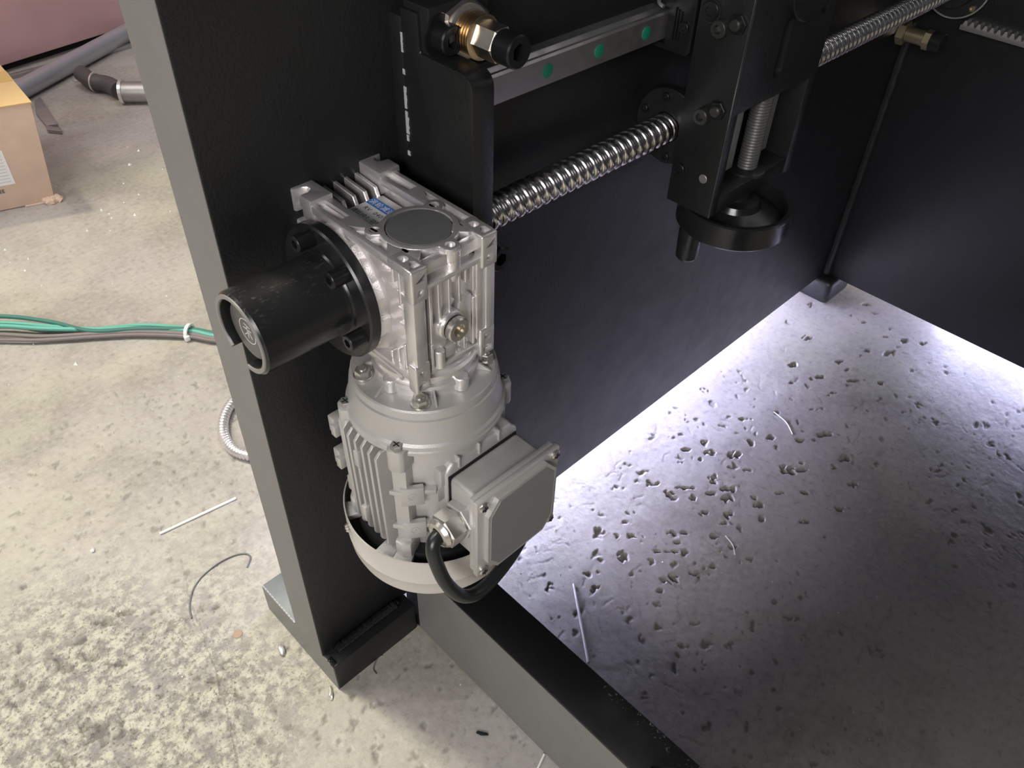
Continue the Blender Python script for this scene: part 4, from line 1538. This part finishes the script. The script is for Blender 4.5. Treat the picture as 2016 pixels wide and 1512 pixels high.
# blank pad on the front where the terminal box sits
b = bm_new()
prism(b, [(-31, -190), (-24, -182), (42, -182), (49, -190), (49, -278), (-31, -278)], 1, -17.5, 20, bev=3, seg=3)
obj('terminal_pad', b, 'silver_paint', mo)
# short ribs between end bell and pad
for x in (-18, 4, 26):
    b = bm_new()
    box(b, x - 1, x + 1, -19, -8, -190, -178, 0.4, 1)
    obj('short_rib', b, 'silver_paint', mo)
# foot mounting brackets on the front left
for zt in (-208, -252):
    b = bm_new()
    prism(b, [(-66, 14), (-60, 4), (-44, -6), (-38, -12), (-33, -8), (-28, -12), (-26, 0), (-30, 16)], 2, zt - 5, zt, bev=0.6)
    prism(b, [(-62, 4.5), (-59, 8), (-43, -2), (-46, -6.5)], 2, zt - 16, zt + 5, bev=0.8)
    prism(b, [(-38, -14), (-35, -10), (-27, -10), (-27, -14)], 2, zt - 14, zt + 3, bev=0.8)
    o = obj('foot_bracket', b, 'silver_paint', mo)
    b = bm_new()
    nv = Vector((-0.55, -0.83, 0)).normalized()
    lathe(b, (-53.8, -0.5, zt - 5), nv, [(0, 0), (0, 4.2), (0.8, 4.2), (0.8, 3.0), (0.3, 3.0), (0.3, 1.5), (0.9, 1.2), (0.9, 0)], 24)
    obj('bracket_boss', b, 'silver_paint', mo)
b = bm_new()
box(b, -35, -20, -15, 4, -206, -186, 2)
obj('body_step', b, 'silver_paint', mo)
# terminal box
b = bm_new()
box(b, -30, 47, -50, -18.2, -272, -193, 5, 3)
tb = obj('terminal_box', b, 'silver_paint', mo)
b = bm_new()
box(b, -29.6, 46.6, -19, -17.0, -271.6, -193.4, 1)
obj('gasket', b, 'black_hole', mo)
b = bm_new()
box(b, -36.5, 53, -55.5, -49.5, -277.5, -185.5, 1.2)
obj('box_rim', b, 'silver_paint', mo)
b = bm_new()
box(b, -38, 54.5, -61, -55.3, -279, -184, 1.2)
lid = obj('box_lid', b, 'silver_paint', mo)
b = bm_new()
ch_ = 14
x0_, x1_, z0_, z1_ = -33, 50, -275, -188
poly = [(x0_ + ch_, z0_), (x1_ - ch_, z0_), (x1_ - 3, z0_ + ch_), (x1_ - 3, z1_ - ch_), (x1_ - ch_, z1_), (x0_ + ch_, z1_), (x0_ + 3, z1_ - ch_), (x0_ + 3, z0_ + ch_)]
prism(b, poly, 1, -65.5, -60.5, bev=0)
obj('lid_panel', b, 'silver_paint', lid)
b = bm_new()
cx_m, cz_m = (x0_ + x1_) / 2, (z0_ + z1_) / 2
prism(b, [(cx_m + (x - cx_m) * 0.93, cz_m + (z - cz_m) * 0.94) for x, z in poly], 1, -66.0, -65.0, bev=0.2, seg=1)
obj('lid_face', b, 'grey_cover_paint', lid)
for (x, z) in ((-32, -190), (48.5, -190), (-32, -273), (48.5, -273)):
    pan_screw('lid_screw', mo, (x, -61, z), (0, -1, 0), 4.6, 3.2, mat='zinc_bolt', hexed=False)
# cable gland
b = bm_new()
hexprism(b, (-30, -36, -226), (-37.5, -36, -226), 17, 0.25, ch=0.8)
obj('gland_base', b, 'silver_paint', mo)
b = bm_new()
lathe(b, (-37, -36, -226), (-1, 0, 0), [(0, 0), (0, 12.5), (3, 12.5), (3, 0)], 32)
hexprism(b, (-39.5, -36, -226), (-54, -36, -226), 15.5, 0.3, ch=1.4)
o = obj('gland_nut', b, 'zinc_bolt', mo)
b = bm_new()
lathe(b, (-53.5, -36, -226), (-1, 0, 0), [(0, 13), (1.5, 13.2), (4.5, 11), (5.5, 8.5), (4, 6.5), (0, 6.5)], 40, cap=False)
obj('gland_mouth', b, 'zinc_bolt', mo)
b = bm_new()
lathe(b, (-52.5, -36, -226), (-1, 0, 0), [(0, 0), (0, 6.8), (1, 6.8), (1, 0)], 24)
obj('gland_throat', b, 'black_hole', mo)
# fan cover: thin open-topped shell
b = bm_new()
lathe(b, (MX, MY, -285), (0, 0, -1), [(0, 80.0), (0, 81.3), (30, 80.6), (30.6, 80.9), (31.6, 80.3), (44, 79.4), (52, 77), (57.5, 70), (59, 60), (59, 0)], 120, cap=False)
lathe(b, (MX, MY, -285), (0, 0, -1), [(0, 80.0), (30, 79.2), (44, 78), (51, 75), (56, 69), (57.5, 60), (57.5, 0)], 120, cap=False)
obj('fan_cover', b, 'fan_cover_paint', mo)
b = bm_new()
lathe(b, (MX, MY, -291), (0, 0, -1), [(0, 0), (0, 66), (6, 70), (20, 70), (20, 0)], 64)
obj('fan', b, 'black_hole', mo)
for a_ in (math.radians(-150), math.radians(-30), math.radians(150), math.radians(30), math.radians(-163)):
    b = bm_new()
    ca, sa = math.cos(a_), math.sin(a_)
    q_ = []
    for r, t in ((55, -6), (79.6, -9), (79.6, 9), (55, 6)):
        q_.append((MX + r * ca - t * sa, MY + r * sa + t * ca))
    prism(b, q_, 2, -295, -289, bev=0.6)
    obj('cover_tab', b, 'silver_paint', mo)
for a_ in (math.radians(163), math.radians(17)):
    pan_screw('cover_screw', mo, (MX + 80.5 * math.cos(a_), MY + 80.5 * math.sin(a_), -293), (math.cos(a_), math.sin(a_), 0), 4.5, 5, mat='zinc_bolt', hexed=False)

# power cable
pc = catmull([(-46, -36, -226), (-60, -36.5, -227), (-66, -39, -234), (-66, -43, -250), (-63, -50, -272), (-54, -57, -292), (-38, -60, -303), (-12, -58, -303), (18, -52, -297), (48, -40, -290), (74, -22, -288), (92, 6, -286), (98, 44, -284), (94, 90, -280)], 10)
b = bm_new()
sweep(b, pc, 6.0, 16)
tag(obj('power_cable', b, 'rubber_black', None), 'thick black power cable looping from the gland under the terminal box', 'cable')

# ================================================================== FLOOR ITEMS
F = -ZF


def floor_tube(name, pts, r, mat, seg=12, n=8, z=None, parent=None):
    b = bm_new()
    P_ = catmull([(x, y, F + (z if z is not None else r)) if len(q) == 2 else (q[0], q[1], F + q[2]) for q in pts for x, y in [q[:2]]], n)
    sweep(b, P_, r, seg)
    return obj(name, b, mat, parent)


tag(floor_tube('welding_rod', [(-147.7, 474), (-37.7, 457.7)], 1.9, 'white_rod'), 'white straight rod lying on the pale floor left of the frame plate', 'rod')
tag(floor_tube('welding_rod', [(212.3, 19.6), (141, -70)], 1.7, 'white_rod'), 'grey white straight rod on the dark floor right of the cross tube', 'rod')
tag(floor_tube('welding_rod', [(-14, -122), (24.1 - 4, -110)], 1.4, 'white_rod'), 'short pale rod touching the cross tube at the bottom of the picture', 'rod')
tag(floor_tube('bent_wire', [(-181.6, 323.5), (-178.5, 334), (-172, 346), (-160, 360), (-143.7, 369.6), (-124, 374), (-107.2, 374.5), (-91, 371), (-80, 364.5), (-77, 357), (-79.6, 351), (-89.4, 342.5)], 1.1, 'grey_wire'), 'thin grey curved wire offcut lying on the floor left of the foot', 'wire')
tag(floor_tube('metal_shaving', [(-58, 100), (-57, 107), (-50, 113), (-42, 116), (-37.4, 114.3)], 0.7, 'dull_steel', 8), 'thin curled metal shaving in front of the frame foot', 'shaving')
tag(floor_tube('metal_shaving', [(430, -76), (424, -92), (412, -104)], 0.8, 'white_rod', 8), 'pale curved shaving on the shaded floor far from the tube', 'shaving')
tag(floor_tube('metal_shaving', [(700, 15), (694, -12), (678, -34)], 0.9, 'white_rod', 8), 'white curved shaving in the bright floor near the corner', 'shaving')

# flexible conduit ring
cd = catmull([(120, 640), (95, 641), (61.3, 629), (38, 612), (20, 590), (9, 562), (6, 535), (17.9, 508), (45, 486), (80, 470)][0:0] or
             [(120, 644, 0), (92, 642, 0), (61.3, 631, 0), (36, 612, 0), (17, 585, 0), (8, 556, 0), (9, 530, 0), (22, 506, 0), (45, 488, 0), (80, 474, 0)], 26)
b = bm_new()
sweep(b, [Vector((p.x, p.y, F + 9)) for p in cd], 8, 14, rfun=lambda i: 8.6 if i % 5 in (0, 1, 2) else 6.9)
tag(obj('flexible_conduit', b, 'conduit_steel', None, smooth=25), 'silver corrugated flexible conduit curving out from behind the plate edge', 'conduit')

# green cable bundle
cb = thing('cable_bundle', 'bundle of green and grey cables running across the floor to the frame', 'cables', (-20, 940, F))
path = [(-230, 1165), (-136.7, 1085.6), (-77.3, 1015), (-23.1, 955), (40, 903), (98.6, 838), (126.3, 795), (190, 720)]
sets = [('cable_dark_green', 4, [14, 16, 12, -6, -4, 2, 4, 4], 13), ('cable_green', 4, [-2, 2, 4, 4, 10, 9, 8, 8], 5),
        ('cable_green', 4, [-14, -10, -6, 0, -2, 0, -2, -3], 12), ('cable_grey', 4, [-34, -30, -24, -10, -8, -6, -6, -6], 5),
        ('cable_grey', 3.4, [-52, -44, -32, -16, -14, -11, -10, -10], 4), ('cable_dark_green', 4, [4, 6, 0, 8, 2, 3, 1, 1], 6)]
for mt, r, off, zz in sets:
    P_ = []
    for (x, y), o_ in zip(path, off):
        # offset across the path
        P_.append((x + o_ * 0.72, y + o_ * 0.69, F + zz + (r if zz < 6 else 0)))
    b = bm_new(); sweep(b, catmull(P_, 8), r, 10)
    obj('cable', b, mt, cb)
b = bm_new()
tdir = Vector((28, -42, 0)).normalized()
lathe(b, (98, 838, F + 10), tdir, [(-3, 11), (-3, 14.5), (3, 14.5), (3, 11), (-3, 11)], 24, cap=False)
box(b, 83, 92, 824, 832, F + 2, F + 12, 1)
obj('cable_tie', b, 'white_plastic', cb)

# cardboard box
cx = thing('cardboard_box', 'worn brown cardboard box with white shipping label on the floor at far left', 'box', (-180, 1600, F))
ang = math.atan2(1479.4 - 1447.1, 9.0 - 113.5)      # direction of the front bottom edge
u_ = Vector((math.cos(ang), math.sin(ang), 0))       # to the left
w_ = Vector((0.66, 0.75, 0)).normalized()            # back along the right side
w_ = Vector((-u_.y, u_.x, 0)); w_ = w_ if w_.y > 0 else -w_
C0 = Vector((113.5, 1447.1, F))
H = 215


def bp(a, d, z):
    v = C0 + u_ * (a + 0.2 * d) + w_ * d
    return (v.x, v.y, F + z)


def quadbox(b, a0, a1, d0, d1, z0, z1):
    vs = [b.verts.new(bp(a, d, z)) for a in (a0, a1) for d in (d0, d1) for z in (z0, z1)]
    for f in ((0, 1, 3, 2), (4, 6, 7, 5), (0, 4, 5, 1), (2, 3, 7, 6), (0, 2, 6, 4), (1, 5, 7, 3)):
        b.faces.new([vs[i] for i in f])


b = bm_new(); quadbox(b, 0, 420, 0, 300, 0.5, H)
for v in b.verts:
    if v.co.z > F + H - 1:
        rel = (v.co - C0).dot(u_)
        if rel < 70:
            v.co -= u_ * 24
bmesh.ops.recalc_face_normals(b, faces=b.faces)
bevel(b, list(b.edges), 4, 2)
obj('carton', b, 'cardboard', cx)
b = bm_new(); quadbox(b, -25, 422, -2, 147, H, H + 3)
obj('flap', b, 'cardboard_top', cx)
b = bm_new(); quadbox(b, -25, 422, 153, 302, H, H + 3)
obj('flap', b, 'cardboard_top', cx)
b = bm_new(); quadbox(b, -25.5, 424, 120, 180, H + 3, H + 3.6)
obj('tape', b, 'box_tape', cx)
b = bm_new(); quadbox(b, 60, 200, -1.2, 0.2, 56, 130)
lab = obj('shipping_label', b, 'label_white', cx)
for k in range(9):
    b = bm_new(); quadbox(b, 66, 190, -1.5, -1.1, 62 + k * 7, 63.6 + k * 7)
    obj('print_line', b, 'ink_pale', lab)
text('lettering', 'FEEEFEEE', 11, 'ink_black', cx, bp(128, -0.6, 40), -u_, (0, 0, 1), ext=0.0003)
b = bm_new(); sweep(b, [bp(a_, -1, 1.5) for a_ in (0, 30, 60)], 2.2, 6)
for k in range(14):
    q = bp(random.uniform(-12, 16), random.uniform(-8, 6), 0)
    lathe(b, q, (random.uniform(-1, 1), random.uniform(-1, 1), 1), [(0, 0), (2, 9), (10, 7), (14, 0)], 6)
obj('crushed_corner', b, 'cardboard', cx)

# faded red cabinet at the back
rc = thing('red_cabinet', 'large dusty faded red painted cabinet standing at the back left', 'cabinet', (400, 2600, F))
u2 = (Vector((658.4, 2242.3, 0)) - Vector((269.4, 2183.1, 0))).normalized()
w2 = Vector((-u2.y, u2.x, 0))
C1 = Vector((269.4, 2183.1, F + 6))


def cp(a, d, z):
    v = C1 + u2 * a + w2 * d
    return (v.x, v.y, F + z)


def panel(b, a0, a1, d0, d1, z0, z1, bev=6):
    vs = [b.verts.new(cp(a, d, z)) for a in (a0, a1) for d in (d0, d1) for z in (z0, z1)]
    for f in ((0, 1, 3, 2), (4, 6, 7, 5), (0, 4, 5, 1), (2, 3, 7, 6), (0, 2, 6, 4), (1, 5, 7, 3)):
        b.faces.new([vs[i] for i in f])
    bmesh.ops.recalc_face_normals(b, faces=b.faces)
    bevel(b, list(b.edges), bev, 2)


b = bm_new(); panel(b, -1100, 1000, 0, 500, 22, 1850)
obj('body', b, 'faded_red_paint', rc)
b = bm_new(); panel(b, -1080, 980, 25, 480, 0.5, 26, 2)
obj('plinth', b, 'black_hole', rc)
# long grey pipe
gp = thing('long_pipe', 'long grey steel pipe lying on the floor along the red cabinet', 'pipe', (460, 2110, F))
b = bm_new()
p0 = Vector((150, 1938, F + 26)); p1 = Vector((690, 2216, F + 26))
dv = (p1 - p0)
lathe(b, p0, dv, [(0, 19), (0, 24), (dv.length, 24), (dv.length, 19), (0, 19)], 32, cap=False)
obj('pipe_wall', b, 'grey_pipe', gp)
b = bm_new()
box(b, 150, 760, 2140, 2158, F, F + 10, 1)
tag(obj('flat_bar', b, 'dull_steel'), 'thin dark flat bar on the floor behind the long grey pipe', 'bar')
# short pipe with flange and elbow
sp_ = thing('flanged_pipe', 'short grey steel pipe with pale rim lying beside the frame edge', 'pipe', (480, 1850, F))
b = bm_new()
q0 = Vector((447, 1812, F + 27)); q1 = Vector((640, 1650, F + 27))
dv = q1 - q0
lathe(b, q0, dv, [(0, 21), (0, 26), (dv.length, 26), (dv.length, 21), (0, 21)], 36, cap=False)
obj('pipe_wall', b, 'dull_steel', sp_)
b = bm_new()
lathe(b, q0, dv, [(-4, 21), (-4, 30), (4, 30), (4, 21), (-4, 21)], 36, cap=False)
obj('rim', b, 'conduit_steel', sp_)
bt = thing('bent_tube', 'dark bent tube with bright end band between the two pipes', 'tube', (420, 1920, F))
b = bm_new()
sweep(b, catmull([(447, 1835, F + 24), (442, 1890, F + 24), (420, 1930, F + 25), (418, 1990, F + 28)], 8), 21, 20)
obj('tube_wall', b, 'dark_pipe', bt)
b = bm_new()
lathe(b, (424, 1922, F + 25), (-0.5, 0.85, 0), [(-2, 21), (-2, 25), (2, 25), (2, 21), (-2, 21)], 28, cap=False)
obj('end_band', b, 'conduit_steel', bt)
# angle bracket next to the box
ab = thing('angle_offcut', 'small grey steel angle offcut on the floor beside the cardboard box', 'steel offcut', (255, 1850, F))
b = bm_new()
ang_p = [(158, 1600), (176, 1588), (262, 1745), (242, 1765)]
pa = [(273, 1955), (293, 1970), (262, 1786), (238, 1797), (247, 1880)]
prism(b, [(x, y) for x, y in pa], 2, F + 1, F + 7, bev=0.8)
obj('plate', b, 'dull_steel', ab)
b = bm_new()
prism(b, [(236.6, 1795), (259, 1760), (252, 1738), (230, 1768)], 2, F + 0.5, F + 9, bev=0.8)
obj('lip', b, 'dull_steel', ab)
b = bm_new()
box(b, 400, 470, 2010, 2030, F, F + 5, 1)
tag(obj('metal_strip', b, 'conduit_steel'), 'small pale metal strip on the floor between pipes', 'strip')
b = bm_new()
lathe(b, (-151, 264, F), (0, 0, 1), [(0, 0), (0, 6), (0.7, 5.6), (0.8, 3), (0.8, 0)], 24)
tag(obj('paint_drop', b, 'brown_mark'), 'small round brown drop of paint on the floor left of foot', 'paint spot')
# loose chips and a pebble


def lump(name, x, y, sx, sy, sz, mat, label, cat, rot=0.4, seed=1):
    rs = random.Random(seed)
    b = bm_new()
    bmesh.ops.create_icosphere(b, subdivisions=2, radius=1.0)
    for v in b.verts:
        k = 1 + rs.uniform(-0.28, 0.28)
        px_, py_ = v.co.x * sx * k, v.co.y * sy * k
        v.co = (x + px_ * math.cos(rot) - py_ * math.sin(rot), y + px_ * math.sin(rot) + py_ * math.cos(rot), F + sz * 0.8 + v.co.z * sz * k)
    tag(obj(name, b, mat, None, smooth=50), label, cat)


lump('metal_chip', -124, 206, 9, 4, 3, 'conduit_steel', 'bright crumpled metal chip on the floor against the side of the foot', 'metal chip', 1.2, 2)
lump('metal_chip', -112, 118, 8, 2.6, 2.2, 'conduit_steel', 'slim bright metal chip on the floor near the front corner of the foot', 'metal chip', 1.0, 3)
lump('dark_crumb', -15, -43, 7, 2.2, 1.6, 'black_hole', 'small black crumb on the shaded floor left of the cross tube', 'crumb', -1.0, 4)
lump('pebble', -227, 510, 3.4, 2.6, 2.2, 'speck_white', 'tiny white pebble alone on the floor left of the straight rod', 'pebble', 0.8, 5)
# scattered crumbs
b = bm_new()
for i in range(420):
    if i < 300:
        x = random.uniform(-500, 620); y = random.uniform(-420, 900)
    else:
        x = random.uniform(-250, 600); y = random.uniform(900, 2000)
    if (-400 < x < 125 and 1400 < y < 1900) or (y > 1600 and x > 30):
        continue
    if (-110 < x and 100 < y < 280) or 15 < x < 80 and y < 140:
        continue
    s_ = random.choice((0.5, 0.7, 0.9, 1.3)) * (1 if y < 900 else 3.0)
    ico = [(1, 0, 0), (0, 1, 0), (-1, 0, 0), (0, -1, 0), (0, 0, 1.2)]
    vs = [b.verts.new((x + p[0] * s_ * random.uniform(.6, 1.5), y + p[1] * s_ * random.uniform(.6, 1.5), F + 0.02 + p[2] * s_)) for p in ico]
    for k in range(4):
        b.faces.new((vs[k], vs[(k + 1) % 4], vs[4]))
tag(obj('grit', b, 'speck_white', None, smooth=0), 'tiny pale metal and paint crumbs scattered over the floor', 'grit', kind='stuff')

# ================================================================== UNSEEN LAMPS added behind the plates to light the floor through the gaps


def gap_fill_lamp(label, p0, p1, mat, n_out):
    p0 = Vector(p0); p1 = Vector(p1)
    mid = (p0 + p1) / 2
    t = thing('gap_fill_lamp', label, 'lamp', (mid.x, mid.y, F))
    b = bm_new()
    cyl(b, p0, p1, 16, 24)
    obj('glass_tube', b, mat, t)
    b = bm_new()
    d = (p1 - p0).normalized()
    nn = Vector(n_out)
    q = [p0 + nn * 18 + Vector((0, 0, s)) for s in (-F * 0 - 26, 26)]
    A = []
    for p in (p0, p1):
        for z_ in (F + 0.6, F + 110):
            for k in (16, 24):
                A.append(b.verts.new((p.x + nn.x * k, p.y + nn.y * k, z_)))
    for f in ((0, 1, 3, 2), (4, 6, 7, 5), (0, 4, 5, 1), (2, 3, 7, 6), (0, 2, 6, 4), (1, 5, 7, 3)):
        b.faces.new([A[i] for i in f])
    obj('housing', b, 'label_white', t)
    return t


gap_fill_lamp('unseen tube lamp added behind the side plate to light the floor through the gap', (120, 330, F + 80), (970, 330, F + 80), 'lamp_glow', (0, 1, 0))
gap_fill_lamp('unseen tube lamp added behind the end plate to light the floor through the gap', (XB + 188, -1000, F + 80), (XB + 188, -55, F + 80), 'lamp_glow_dim', (1, 0, 0))
